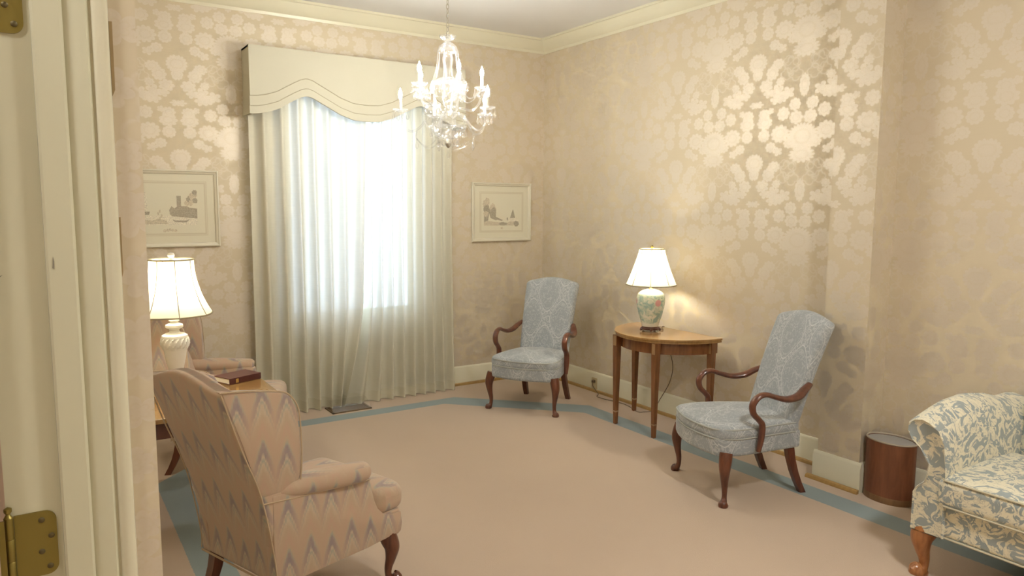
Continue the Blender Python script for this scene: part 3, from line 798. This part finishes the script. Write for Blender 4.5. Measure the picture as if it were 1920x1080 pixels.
# ---------------------------------------------------------------- side table, lamp, book
t = thing('side_table', 'brown wooden side table between the two wing chairs', 'table', (-3.22, -1.60, 0))
tz = .58
def rr_poly(x0, x1, y0, y1, r, n=8):
    P = []
    for cx, cy, a0 in ((x1-r, y1-r, 0), (x0+r, y1-r, 90), (x0+r, y0+r, 180), (x1-r, y0+r, 270)):
        for k in range(n+1):
            a = math.radians(a0+90*k/n); P.append((cx+r*math.cos(a), cy+r*math.sin(a)))
    return P
obj('tabletop', prism(rr_poly(-.38, .34, -.31, .31, .07), 'z', tz-.024, tz), TOPW, t, smooth=30, bevel=.004)
obj('apron', prism(rr_poly(-.34, .29, -.26, .26, .03), 'z', tz-.11, tz-.024), WALNUT, t, smooth=30)
for sx in (-.31, .26):
    for sy in (-.23, .23):
        obj('leg', loft([[(sx-r, sy-r, z), (sx+r, sy-r, z), (sx+r, sy+r, z), (sx-r, sy+r, z)] for z, r in ((0, .014), (tz-.11, .021))]), WALNUT, t, smooth=0)
def shade_mat(name, c):
    m = bpy.data.materials.new(name); m.use_nodes = True; nt = NT(m.node_tree); m.node_tree.nodes.remove(m.node_tree.nodes['Principled BSDF'])
    d = nt.n('ShaderNodeBsdfDiffuse'); d.inputs[0].default_value = col(c); tl = nt.n('ShaderNodeBsdfTranslucent'); tl.inputs[0].default_value = col(c)
    a = nt.n('ShaderNodeMixShader'); a.inputs[0].default_value = .27
    nt._set(a.inputs[1], d.outputs[0]); nt._set(a.inputs[2], tl.outputs[0]); nt._set(m.node_tree.nodes['Material Output'].inputs[0], a.outputs[0]); return m
SHADE = shade_mat('ivory_silk_shade', (.88, .82, .66))
RIB, _n, _b = mat('shade_rib_trim', (.34, .29, .18), .8)
def bulb_mat(name, c, s):
    m = bpy.data.materials.new(name); m.use_nodes = True; nt = NT(m.node_tree); m.node_tree.nodes.remove(m.node_tree.nodes['Principled BSDF'])
    e = nt.n('ShaderNodeEmission'); e.inputs[0].default_value = col(c); e.inputs[1].default_value = s
    nt._set(m.node_tree.nodes['Material Output'].inputs[0], e.outputs[0]); return m
BULB = bulb_mat('lamp_bulb', (1, .92, .74), LAMP)
def bell_shade(parent, zb, zt, rb, rt_, npan=8, curve=.35):
    """flared panelled shade; open top and bottom"""
    v = []; f = []; nz = 10; ns = npan*4
    def rad(t): return rt_+(rb-rt_)*((1-t)**(1+curve*2.2))*1.0 if True else 0
    def scallop(a):
        k = (a/(2*PI)*npan) % 1; return math.cos(PI/npan)/math.cos((k-.5)*2*PI/npan)*.5+.5
    for j in range(nz+1):
        t = j/nz
        for k in range(ns):
            a = 2*PI*k/ns; r = rad(t)*scallop(a); v.append((r*math.cos(a), r*math.sin(a), zb+(zt-zb)*t))
    for j in range(nz):
        for k in range(ns): f.append((j*ns+k, j*ns+(k+1) % ns, (j+1)*ns+(k+1) % ns, (j+1)*ns+k))
    sh = obj('lamp_shade', MB().add(v, f), SHADE, parent, smooth=60)
    for k in range(npan):
        a = 2*PI*k/npan
        obj('shade_rib', tube([((rad(j/6)+.0015)*math.cos(a), (rad(j/6)+.0015)*math.sin(a), zb+(zt-zb)*j/6) for j in range(7)], .0018, 5, 2), RIB, sh)
    for z, r in ((zb, rb), (zt, rt_)):
        obj('shade_trim', tube([(r*scallop(2*PI*k/48)*math.cos(2*PI*k/48), r*scallop(2*PI*k/48)*math.sin(2*PI*k/48), z) for k in range(49)], .004, 6, 1), RIB, sh)
    sp = MB()
    for k in range(3):
        a = 2*PI*k/3; sp.merge(tube([(0, 0, zt-.012), (rt_*.97*math.cos(a), rt_*.97*math.sin(a), zt-.004)], .0015, 6, 1))
    obj('spider', sp, BRASS, sh)
    return sh
def bulb(parent, z, m, r=.028):
    obj('bulb', lathe([(.0, z-.045), (.012, z-.045), (.013, z-.03), (r*.8, z-.008), (r, z+.012), (r*.75, z+.034), (0, z+.043)], 14), m, parent)
# left lamp: white urn
MARB, nt, b = mat('white_marble', (.80, .76, .66), .3); _m = nt.noise(nt.obj(), 9, 4, .6, 2)[0]
nt._set(b.inputs['Base Color'], nt.ramp(_m, [(.33, (.68, .65, .57)), (.39, (.84, .82, .74))]))
L = thing('table_lamp', 'white carved urn lamp with bell shade on the side table at left', 'lamp', (-3.345, -1.52, tz))
urn = [(0, 0), (.046, 0), (.046, .018), (.032, .024), (.025, .034), (.024, .08), (.030, .11), (.037, .135), (.046, .175), (.052, .215), (.054, .228)]
obj('foot', box(-.052, .052, -.052, .052, 0, .02), MARB, L, smooth=0, bevel=.002)
obj('urn', lathe([(p[0], p[1]+.018) for p in urn]+[(.059, .247), (.061, .255)], 40), MARB, L)
v = []; f = []; ns = 128; lv = [(.058, .254), (.063, .262), (.066, .274), (.066, .288), (.064, .300), (.060, .308)]
for j, (r, z) in enumerate(lv):
    for k in range(ns):
        a = 2*PI*k/ns; r_ = r*(1+.06*math.cos(16*(a-j*.12))); v.append((r_*math.cos(a), r_*math.sin(a), z))
for j in range(len(lv)-1):
    for k in range(ns): f.append((j*ns+k, j*ns+(k+1) % ns, (j+1)*ns+(k+1) % ns, (j+1)*ns+k))
obj('gadroon_band', MB().add(v, f), MARB, L, smooth=50)
obj('neck', lathe([(.063, .305), (.060, .318), (.044, .328), (.026, .333), (.022, .342), (.026, .350), (.036, .354), (.042, .361), (.040, .371), (.028, .378), (.018, .382), (.018, .387), (.025, .391), (.024, .397), (.012, .402), (.008, .407), (.008, .50), (0, .50)], 32), MARB, L)
bulb(L, .565, BULB); bell_shade(L, .425, .700, .185, .105, 8, .5)
obj('finial', lathe([(.0, .688), (.012, .69), (.010, .70), (.005, .704), (.014, .712), (.017, .722), (.013, .732), (.0, .737)], 16), MARB, L)
# book
bk = thing('book', 'closed dark red hardcover book lying on the side table', 'book', (-3.004, -1.306, tz), math.atan2(.07, .17))
BKC, _n, _b = mat('maroon_book_cloth', (.075, .018, .015), .4); PG, _n, _b = mat('book_pages', (.78, .72, .58), .8); GILT, _n, _b = mat('gilt', (.55, .38, .12), .4, .7)
obj('cover', MB().merge(box(-.10, .10, -.070, .070, 0, .004)).merge(box(-.10, .10, -.070, .070, .030, .034)).merge(box(-.10, .10, -.074, -.069, 0, .034)), BKC, bk, smooth=0, bevel=.0012)
obj('page_block', box(-.096, .096, -.069, .066, .004, .030), PG, bk, smooth=0)
obj('spine_label', box(-.062, -.045, -.0748, -.074, .006, .028), GILT, bk, smooth=0)

# ---------------------------------------------------------------- half-round table and lamp
T = thing('demilune_table', 'brown half-round side table with tapered legs against the right wall', 'table', (-.075, -1.79, 0))
TH = .678
def half(ax, ay, n=40): return [(-ax*math.cos(a)*1.0, ay*math.sin(a)) for a in [-PI/2+PI*k/n for k in range(n+1)]]
TM = MB(); TM.merge(prism(half(.47, .415), 'z', TH-.013, TH)); TM.merge(prism(half(.463, .41), 'z', TH-.028, TH-.0155)); TM.merge(prism(half(.455, .40), 'z', TH-.016, TH-.012))
obj('tabletop', TM, TOPW, T, smooth=30)
ap = MB(); o1 = half(.425, .375); i1 = half(.405, .355)
vv = [(*p, z) for z in (TH-.108, TH-.028) for p in o1+list(reversed(i1))]
nn = len(o1)*2
ff = [tuple(range(nn))[::-1], tuple(range(nn, 2*nn))]+[(k, (k+1) % nn, nn+(k+1) % nn, nn+k) for k in range(nn)]
# split end caps into quads to keep them planar-friendly
ff = [(k, (k+1) % nn, nn+(k+1) % nn, nn+k) for k in range(nn)]
h_ = len(o1)
for k in range(h_-1): ff += [(k, k+1, nn-2-k, nn-1-k), (nn+k, nn+nn-1-k, nn+nn-2-k, nn+k+1)]
obj('apron', MB().add(vv, ff), SATIN, T, smooth=30)
obj('back_rail', box(-.02, 0, -.37, .37, TH-.108, TH-.028), SATIN, T, smooth=0)
for i, (lx, ly) in enumerate(((-.400, .190), (-.400, -.200), (-.055, .372), (-.055, -.372))):
    an = 0
    secs = [[(lx-r, ly-r, z), (lx+r, ly-r, z), (lx+r, ly+r, z), (lx-r, ly+r, z)] for z, r in ((0, .0115), (.09, .0135), (TH-.108, .021), (TH-.028, .022))]
    lg = obj('leg', loft(secs), SATIN, T, smooth=0)
    obj('cuff', loft([[(lx-r, ly-r, z), (lx+r, ly-r, z), (lx+r, ly+r, z), (lx-r, ly+r, z)] for z, r in ((.088, .0145), (.098, .0147))]), BAND, lg, smooth=0)
    obj('inlay_block', box(lx-.0235, lx-.021, ly-.014, ly+.014, TH-.104, TH-.032), BAND, lg, smooth=0)
# porcelain jar lamp
R = thing('table_lamp', 'floral porcelain jar lamp with pleated white shade on the half-round table', 'lamp', (-.285, -1.73, TH+.001))
stand = MB(); stand.merge(lathe([(.0, .012), (.060, .012), (.066, .018), (.066, .024), (.058, .028), (.058, .036), (.0, .036)], 28))
for k in range(5):
    a = 2*PI*k/5+.3; stand.merge(tube([(.055*math.cos(a), .055*math.sin(a), .024), (.068*math.cos(a), .068*math.sin(a), .016), (.066*math.cos(a), .066*math.sin(a), .0085)], [.010, .011, .008], 8, 3))
obj('stand', stand, WALNUT, R)
PORC, nt, b = mat('floral_porcelain', None, .12)
pn = nt.obj(); ns_ = nt.noise(pn, 24, 3, .6, 1.2)[0]; nn2 = nt.noise(pn, 11, 2, .5, .6)[0]
c = nt.ramp(ns_, [(.40, (.30, .42, .38)), (.47, (.47, .56, .44)), (.55, (.60, .64, .52)), (.64, (.72, .71, .60))])
vo = nt.n('ShaderNodeTexVoronoi'); nt._set(vo.inputs['Vector'], pn); vo.inputs['Scale'].default_value = 13
c = nt.mix(nt.m('LESS_THAN', vo.outputs['Distance'], .36), c, (.66, .36, .34))
c = nt.mix(nt.m('LESS_THAN', vo.outputs['Distance'], .09), c, (.75, .62, .40))
zz = nt.sep(pn)[2]; top_ = nt.m('GREATER_THAN', zz, .262); bot_ = nt.m('LESS_THAN', zz, .062)
c = nt.mix(nt.m('MAXIMUM', top_, bot_), c, (.72, .71, .60)); nt._set(b.inputs['Base Color'], c)
obj('jar', lathe([(0, .036), (.058, .036), (.060, .045), (.068, .075), (.083, .12), (.095, .17), (.101, .215), (.099, .245), (.087, .272), (.060, .290), (.030, .298), (.020, .300), (0, .300)], 40), PORC, R)
obj('stem', lathe([(0, .298), (.014, .298), (.016, .304), (.010, .308), (.007, .312), (.007, .40), (0, .40)], 16), BRASS, R)
bulb(R, .455, BULB); bell_shade(R, .330, .582, .176, .088, 8, .12)
obj('finial', lathe([(0, .572), (.008, .574), (.004, .582), (.010, .590), (.011, .598), (.006, .606), (0, .61)], 14), BRASS, R)
WIRE, _n, _b = mat('brown_lamp_cord', (.14, .10, .06), .5)
tag(obj('lamp_cord', tube([(-.225, -1.735, TH+.004), (-.19, -1.76, TH+.006), (-.15, -1.72, TH+.004), (-.10, -1.66, TH+.004), (-.045, -1.63, TH-.005), (-.040, -1.63, TH-.06), (-.042, -1.72, .42), (-.040, -1.70, .28), (-.045, -1.62, .14), (-.07, -1.56, .03), (-.10, -1.50, .005), (-.14, -1.46, .004), (-.08, -1.25, .004), (-.12, -.98, .004), (-.055, -.90, .006), (-.045, -.82, .05), (-.030, -.795, .075)], .0028, 6, 6), WIRE),
    'thin brown lamp cord trailing from the half-round table to the wall outlet', 'cord')
ol = thing('wall_outlet', 'small beige electrical outlet in the right baseboard near the corner', 'outlet', (-.018, -.805, .070))
PL, _n, _b = mat('almond_outlet', (.58, .50, .30), .4)
obj('cover_plate', box(-.004, .001, -.035, .035, -.05, .05), PL, ol, smooth=0, bevel=.0015)
DK, _n, _b = mat('dark_slot', (.05, .04, .03), .6)
for z in (-.02, .02): obj('socket', box(-.0055, -.004, -.014, .014, z-.011, z+.011), DK if z > 0 else PL, ol, smooth=0)
obj('plug', box(-.026, -.0055, -.010, .012, .010, .030), WIRE, ol, smooth=0, bevel=.003)

# ---------------------------------------------------------------- floor register with clear deflector
vt = thing('floor_vent', 'brown metal floor register with clear plastic deflector below the curtains', 'vent', (-1.965, -.20, 0))
RG, _n, _b = mat('brown_register', (.10, .065, .035), .45, .3); RG2, _n, _b = mat('register_slat', (.19, .125, .07), .45, .3)
fr = MB()
for q in ((-.155, .155, -.105, -.090), (-.155, .155, .060, .075), (-.155, -.140, -.105, .075), (.140, .155, -.105, .075)): fr.merge(box(*q, 0, .008))
obj('frame', fr, RG2, vt, smooth=0)
obj('grille', box(-.140, .140, -.09, .06, 0, .002), RG, vt, smooth=0)
sl_ = MB()
for k in range(13): sl_.merge(box(-.138, .138, -.088+k*.0118, -.085+k*.0118, .002, .006))
obj('slats', sl_, RG2, vt, smooth=0)
CLR = bpy.data.materials.new('clear_plastic'); CLR.use_nodes = True; g_ = NT(CLR.node_tree); CLR.node_tree.nodes.remove(CLR.node_tree.nodes['Principled BSDF'])
tr = g_.n('ShaderNodeBsdfTransparent'); tr.inputs[0].default_value = (.97, .965, .95, 1); gs = g_.n('ShaderNodeBsdfGlossy'); gs.inputs['Roughness'].default_value = .1
mx = g_.n('ShaderNodeMixShader'); mx.inputs[0].default_value = .10; g_._set(mx.inputs[1], tr.outputs[0]); g_._set(mx.inputs[2], gs.outputs[0]); g_._set(CLR.node_tree.nodes['Material Output'].inputs[0], mx.outputs[0])
dp = [(-.10, .009), (-.08, .030), (-.04, .055), (.0, .068), (.035, .072)]
obj('deflector', loft([[(x, y, z) for y, z in dp]+[(x, y, z-.002) for y, z in reversed(dp)] for x in (-.15, .15)]), CLR, vt, smooth=30)

# ---------------------------------------------------------------- waste bin
bn = thing('waste_bin', 'oval brown wooden waste bin standing beside the wall pilaster', 'waste bin', (-.135, -3.425, 0))
BROWN = wood('brown_bin_wood', (.155, .052, .022), (.245, .09, .04), .45, .6, .1)
sx_, sy_ = .092, .128
obj('body', lathe([(1.0, .03), (1.0, .325), (.955, .325), (.955, .04)], 48, sx=sx_, sy=sy_, cap=False), BROWN, bn)
obj('bottom', lathe([(0, 0), (1.02, 0), (1.03, .028), (1.0, .034), (0, .034)], 48, sx=sx_, sy=sy_), wood('bin_base', (.15, .075, .03), (.23, .12, .05)), bn)
RIM, _n, _b = mat('bin_rim', (.42, .36, .28), .5); BAG, nt, b = mat('bin_liner', (.34, .33, .32), .5)
rp = [(sx_*.99*math.cos(2*PI*k/48), sy_*.99*math.sin(2*PI*k/48), .327) for k in range(49)]
obj('rim', tube(rp, .005, 8, 1), RIM, bn)
obj('liner', lathe([(.95, .322), (.93, .305), (.88, .288), (.6, .278), (.3, .281), (0, .279)], 40, sx=sx_, sy=sy_), BAG, bn)

# ---------------------------------------------------------------- sofa (front = -Y local, X runs away from the visible arm)
S = thing('sofa', 'cream sofa with blue leafy pattern and carved wooden legs at the right edge', 'sofa', (-.03, -3.915, 0), -PI/2)
# local x -> world -y ; local -y -> world -x
LEN = 1.95
def sofa_arm(flip):
    # section (across, z) : across>0 is inwards
    prof = [(.0, .20), (.0, .36), (.012, .385), (.045, .42), (.068, .455), (.072, .495), (.055, .53), (.018, .565), (-.018, .592), (-.036, .625), (-.034, .655), (-.012, .676), (.02, .684), (.06, .676), (.10, .65), (.125, .60), (.135, .52), (.14, .42), (.14, .20)]
    secs = []
    for k, y in enumerate([-.812, -.818, -.81, -.78, -.70, -.60, -.45, -.30, -.15, 0.0]):
        ins = [.012, .006, .002, 0, 0, 0, 0, 0, 0, 0][k]
        s_ = []
        q = max(0, (-y-.05)/.76)         # 1 at front
        for a, z in prof:
            rise = .055*math.sin(PI*min(1, max(0, 1-q)*1.15))*max(0, (z-.45)/.23)
            cxm = .05
            zz = z+rise; aa = a
            aa = a+(ins if a < cxm else -ins)
            if z > .5: zz -= ins
            s_.append(((LEN-aa) if flip else aa, y, zz))
        secs.append(s_)
    return loft(secs)
for fl in (False, True):
    obj('arm', sofa_arm(fl), TOILE, S, smooth=50)
def seat_deck(x, y, z): return (x+LEN/2, y-.43, z+.285)
obj('front_rail', rbox(LEN-.02, .76, .165, .012, 10, 3).xf(lambda x, y, z: (x+LEN/2, y-.425, z+.290)), TOILE, S)
def tcs(x, y, z, x0=0):
    if z > 0: z += .018*(1-(y/.34)**2)
    return (x, y-.515, z+.395)
cl = (LEN-.20)/2
for k in range(2):
    xc = .10+cl*(k+.5)
    obj('seat_cushion', rbox(cl-.004, .63, .125, .035, 12, 4).xf(lambda x, y, z, xc=xc: (tcs(x, y, z)[0]+xc, *tcs(x, y, z)[1:])), TOILE, S)
    for zz in (.345, .452):
        x0, x1 = xc-cl/2+.006, xc+cl/2-.006
        obj('piping', tube([(x0, -.22, zz), (x0, -.79, zz), (x0+.03, -.826, zz), (x1-.03, -.826, zz), (x1, -.79, zz), (x1, -.22, zz)], .0045, 6, 1), TOILEP, S)
def sback(x, y, z):
    tt = (z+.29)/.58; cam_ = .10*(.5+.5*math.cos(min(1, abs(x)/(LEN/2-.2))*PI))
    Z = z+.44+(tt*cam_ if tt > 0 else 0)
    return (x+LEN/2, y-.125+.07*tt-(.02*math.sin(PI*tt) if y < 0 else 0), Z)
obj('backrest', rbox(LEN-.24, .16, .58, .05, 16, 4).xf(sback), TOILE, S)
obj('piping', tube([(.0, -.806, .205), (LEN/2, -.806, .205), (LEN, -.806, .205)], .0045, 6, 1), TOILEP, S)
for x_, y_ in ((.045, -.765), (LEN/2, -.765), (LEN-.045, -.765)):
    obj('leg', cabriole(.212, (0 if x_ == LEN/2 else (-.55 if x_ < 1 else .55), -.8), True, 1.45).xf(lambda x, y, z, x_=x_, y_=y_: (x+x_, y+y_, z)), CHERRY, S)
for x_ in (.05, LEN-.05):
    obj('leg', back_leg(.212, 0, .05, .026, .02).xf(lambda x, y, z, x_=x_: (x+x_, y-.10, z)), CHERRY, S)

# ---------------------------------------------------------------- chandelier
CRY = bpy.data.materials.new('cut_crystal'); CRY.use_nodes = True; g_ = NT(CRY.node_tree); CRY.node_tree.nodes.remove(CRY.node_tree.nodes['Principled BSDF'])
tr = g_.n('ShaderNodeBsdfTransparent'); gl_ = g_.n('ShaderNodeBsdfGlossy'); gl_.inputs['Roughness'].default_value = .12
tl = g_.n('ShaderNodeBsdfTranslucent'); tl.inputs[0].default_value = (.72, .73, .75, 1); df = g_.n('ShaderNodeBsdfDiffuse'); df.inputs[0].default_value = (.60, .61, .62, 1)
m1 = g_.n('ShaderNodeMixShader'); m1.inputs[0].default_value = .5; g_._set(m1.inputs[1], tl.outputs[0]); g_._set(m1.inputs[2], df.outputs[0])
m2 = g_.n('ShaderNodeMixShader'); m2.inputs[0].default_value = .78; g_._set(m2.inputs[1], m1.outputs[0]); g_._set(m2.inputs[2], gl_.outputs[0])
lw_ = g_.n('ShaderNodeLayerWeight'); lw_.inputs[0].default_value = .45
m3 = g_.n('ShaderNodeMixShader'); g_._set(m3.inputs[0], g_.m('MULTIPLY_ADD', lw_.outputs['Facing'], .45, .07, clamp=True)); g_._set(m3.inputs[1], tr.outputs[0]); g_._set(m3.inputs[2], m2.outputs[0])
g_._set(CRY.node_tree.nodes['Material Output'].inputs[0], m3.outputs[0])
CANDLE, _n, _b = mat('candle_sleeve', (.85, .80, .68), .4)
FLAMEB = bulb_mat('candle_bulb', (1, .97, .88), CHAND)
NICK, _n, _b = mat('silver_metal', (.55, .52, .44), .3, .9)
H0 = (-1.77, -1.495)
CH = thing('chandelier', 'crystal chandelier with ten lit candle bulbs hanging on a chain', 'chandelier', (H0[0], H0[1], 0))
# chain
for k in range(16):
    zc = 2.575+k*.0265
    ring = []
    for j in range(13):
        a = 2*PI*j/12; p = (.008*math.cos(a), 0, .017*math.sin(a))
        ring.append((p[0] if k % 2 == 0 else 0, 0 if k % 2 == 0 else p[0], zc+p[2]))
    obj('chain_link', tube(ring, .0022, 6, 1), NICK, CH)
obj('ceiling_canopy', lathe([(0, 2.985), (.02, 2.985), (.05, 3.0), (.06, 3.02), (0, 3.02)], 24), NICK, CH)
obj('top_dish', lathe([(.004, 2.575), (.012, 2.565), (.030, 2.556), (.045, 2.560), (.050, 2.566), (.046, 2.552), (.030, 2.540), (.014, 2.530), (.0, 2.528)], 32, lobes=8, amp=.08), CRY, CH)
obj('dome', lathe([(.012, 2.53), (.030, 2.522), (.052, 2.503), (.062, 2.478), (.064, 2.470), (.058, 2.472), (.046, 2.495), (.02, 2.512), (.008, 2.514)], 32), CRY, CH)
obj('column', lathe([(.010, 2.52), (.012, 2.47), (.026, 2.455), (.032, 2.43), (.028, 2.40), (.018, 2.36), (.012, 2.325), (.016, 2.30), (.030, 2.285), (.036, 2.255), (.034, 2.22), (.024, 2.17), (.020, 2.14), (.026, 2.125), (.045, 2.115), (.048, 2.09), (.044, 2.06), (.050, 2.045), (.046, 2.03), (0, 2.03)], 28, lobes=9, amp=.05), CRY, CH)
obj('middle_dome', lathe([(.014, 2.325), (.05, 2.318), (.085, 2.298), (.102, 2.272), (.104, 2.266), (.096, 2.272), (.06, 2.300), (.02, 2.312)], 40, lobes=12, amp=.03), CRY, CH)
obj('bowl', lathe([(.03, 2.03), (.09, 2.032), (.108, 2.036), (.104, 2.018), (.080, 1.985), (.045, 1.962), (.015, 1.955), (0, 1.954)], 40, lobes=12, amp=.05), CRY, CH)
obj('bottom_finial', lathe([(0, 1.958), (.010, 1.955), (.016, 1.945), (.020, 1.930), (.014, 1.915), (.006, 1.905), (0, 1.902)], 20), NICK, CH)
def drop(size=1.0):
    return lathe([(0, 0), (.004*size, -.004*size), (.005*size, -.010*size), (.002*size, -.013*size), (.004*size, -.018*size), (.0095*size, -.036*size), (.0105*size, -.043*size), (.006*size, -.052*size), (0, -.056*size)], 8)
DROP = {}
def hang(parent, x, y, z, size=1.0):
    if size not in DROP:
        o = obj('pendant', drop(size), CRY, parent); DROP[size] = o
    else:
        o = DROP[size].copy(); C.objects.link(o); o.parent = parent
    o.location = (x, y, z); return o
def beads(path, r=.0045, gap=.0105, sub=8):
    q = catmull(path, sub); mb = MB(); acc = 0; last = q[0]
    base = lathe([(0, -1), (.7, -.7), (1, 0), (.7, .7), (0, 1)], 6)
    for a, b_ in zip(q, q[1:]):
        seg = (b_-a).length; d = gap-acc
        while d <= seg:
            p = a+(b_-a)*(d/seg); mb.add([(p.x+x*r, p.y+y*r, p.z+z*r) for x, y, z in base.v], base.f); d += gap
        acc = seg-(d-gap)
    return mb
def dpol(phi):   # horizontal direction seen from the camera: phi=0 to the right, 90 away
    rr_ = Vector((rt.x, rt.y, 0)).normalized(); ff_ = Vector((fw.x, fw.y, 0)).normalized()
    a = math.radians(phi); return rr_*math.cos(a)+ff_*math.sin(a)
tips = {}
for tier, (rad, zb, phis, z0) in {'lower': (.285, 2.125, (-31, 41, 113, 185, 257), 2.085), 'upper': (.205, 2.262, (5, 77, 149, 221, 293), 2.105)}.items():
    for phi in phis:
        d = dpol(phi); P = lambda r, z: (d.x*r, d.y*r, z)
        if tier == 'lower': path = [P(.03, z0), P(.07, z0+.022), P(.12, z0-.005), (P(.175, z0-.065)), P(.225, z0-.085), P(.268, z0-.055), P(.284, z0-.005), P(.285, zb-.012)]
        else: path = [P(.03, z0), P(.065, z0+.035), P(.105, z0+.03), P(.145, z0+.025), P(.180, z0+.055), P(.202, z0+.105), P(.205, zb-.012)]
        arm = obj('arm', tube(path, .0068, 8, 4), CRY, CH)
        cx, cy = d.x*rad, d.y*rad
        obj('bobeche', lathe([(.008, zb-.014), (.020, zb-.010), (.040, zb-.002), (.046, zb+.006), (.044, zb+.006), (.022, zb-.002), (.006, zb)], 28, cx, cy, lobes=9, amp=.07), CRY, arm)
        obj('candle', lathe([(0, zb), (.0095, zb), (.0095, zb+.062), (.006, zb+.064), (0, zb+.064)], 12, cx, cy), CANDLE, arm)
        obj('bulb', lathe([(0, zb+.064), (.006, zb+.065), (.010, zb+.078), (.0125, zb+.090), (.010, zb+.104), (.004, zb+.118), (.0012, zb+.128), (0, zb+.130)], 12, cx, cy), FLAMEB, arm)
        for k in range(6):
            a = 2*PI*k/6+.4; hang(arm, cx+.043*math.cos(a), cy+.043*math.sin(a), zb-.002, 1.0)
        tips[(tier, phi)] = (cx, cy, zb)
up_ = [v for k, v in tips.items() if k[0] == 'upper']; lo_ = [v for k, v in tips.items() if k[0] == 'lower']
for i, (x, y, z) in enumerate(up_):      # strings from the top dome to the middle dome and swags round the tier
    a = math.atan2(y, x)
    obj('bead_string', beads([(.060*math.cos(a), .060*math.sin(a), 2.47), (.070*math.cos(a), .070*math.sin(a), 2.38), (.100*math.cos(a), .100*math.sin(a), 2.30), (x*.62, y*.62, 2.262)]), CRY, CH)
    a2 = a+.63
    obj('bead_string', beads([(.060*math.cos(a2), .060*math.sin(a2), 2.47), (.068*math.cos(a2), .068*math.sin(a2), 2.38), (.102*math.cos(a2), .102*math.sin(a2), 2.272)]), CRY, CH)
    x2, y2, z2 = up_[(i+1) % 5]
    obj('bead_string', beads([(x, y, z-.01), ((x+x2)/2*.95, (y+y2)/2*.95, z-.075), (x2, y2, z-.01)]), CRY, CH)
for i, (x, y, z) in enumerate(lo_):
    x2, y2, z2 = lo_[(i+1) % 5]
    obj('bead_string', beads([(x*.5, y*.5, 2.07), ((x+x2)/2*.6, (y+y2)/2*.6, 2.02), (x2*.5, y2*.5, 2.07)]), CRY, CH)
    ax, ay = x*.66, y*.66; bx, by = x2*.66, y2*.66
    obj('bead_string', beads([(ax, ay, 2.005), (ax, ay, 1.955), ((ax+bx)/2, (ay+by)/2, 1.905), (bx, by, 1.955), (bx, by, 2.005)]), CRY, CH)
    hang(CH, ax, ay, 1.96, 1.15)
for k in range(10):
    a = 2*PI*k/10; hang(CH, .104*math.cos(a), .104*math.sin(a), 2.030, 1.15); hang(CH, .060*math.cos(a), .060*math.sin(a), 1.972, 1.15)
    hang(CH, .102*math.cos(a), .102*math.sin(a), 2.27, 1.0)
hang(CH, 0, 0, 1.905, 1.15)

# ---------------------------------------------------------------- unseen lamps added for fill light: hall ceiling and rear of the room
def fill_lamp(label, x, y, W, colr=(1, .99, .95)):
    t = thing('fill_lamp', label, 'lamp', (x, y, ZC))
    obj('lamp_base', lathe([(0, -.02), (.16, -.02), (.17, -.01), (.17, 0), (0, 0)], 24), NICK, t)
    obj('fill_globe', lathe([(.15, -.02), (.145, -.05), (.11, -.08), (.05, -.095), (0, -.098)], 24), bulb_mat('fill_glow', colr, W), t)
fill_lamp('added fill lamp on the hall ceiling, unseen behind the camera', -5.0, -4.7, FILL)
fill_lamp('added fill lamp on the ceiling at the unseen rear end of the room', -1.75, -5.1, FILL*1.5)
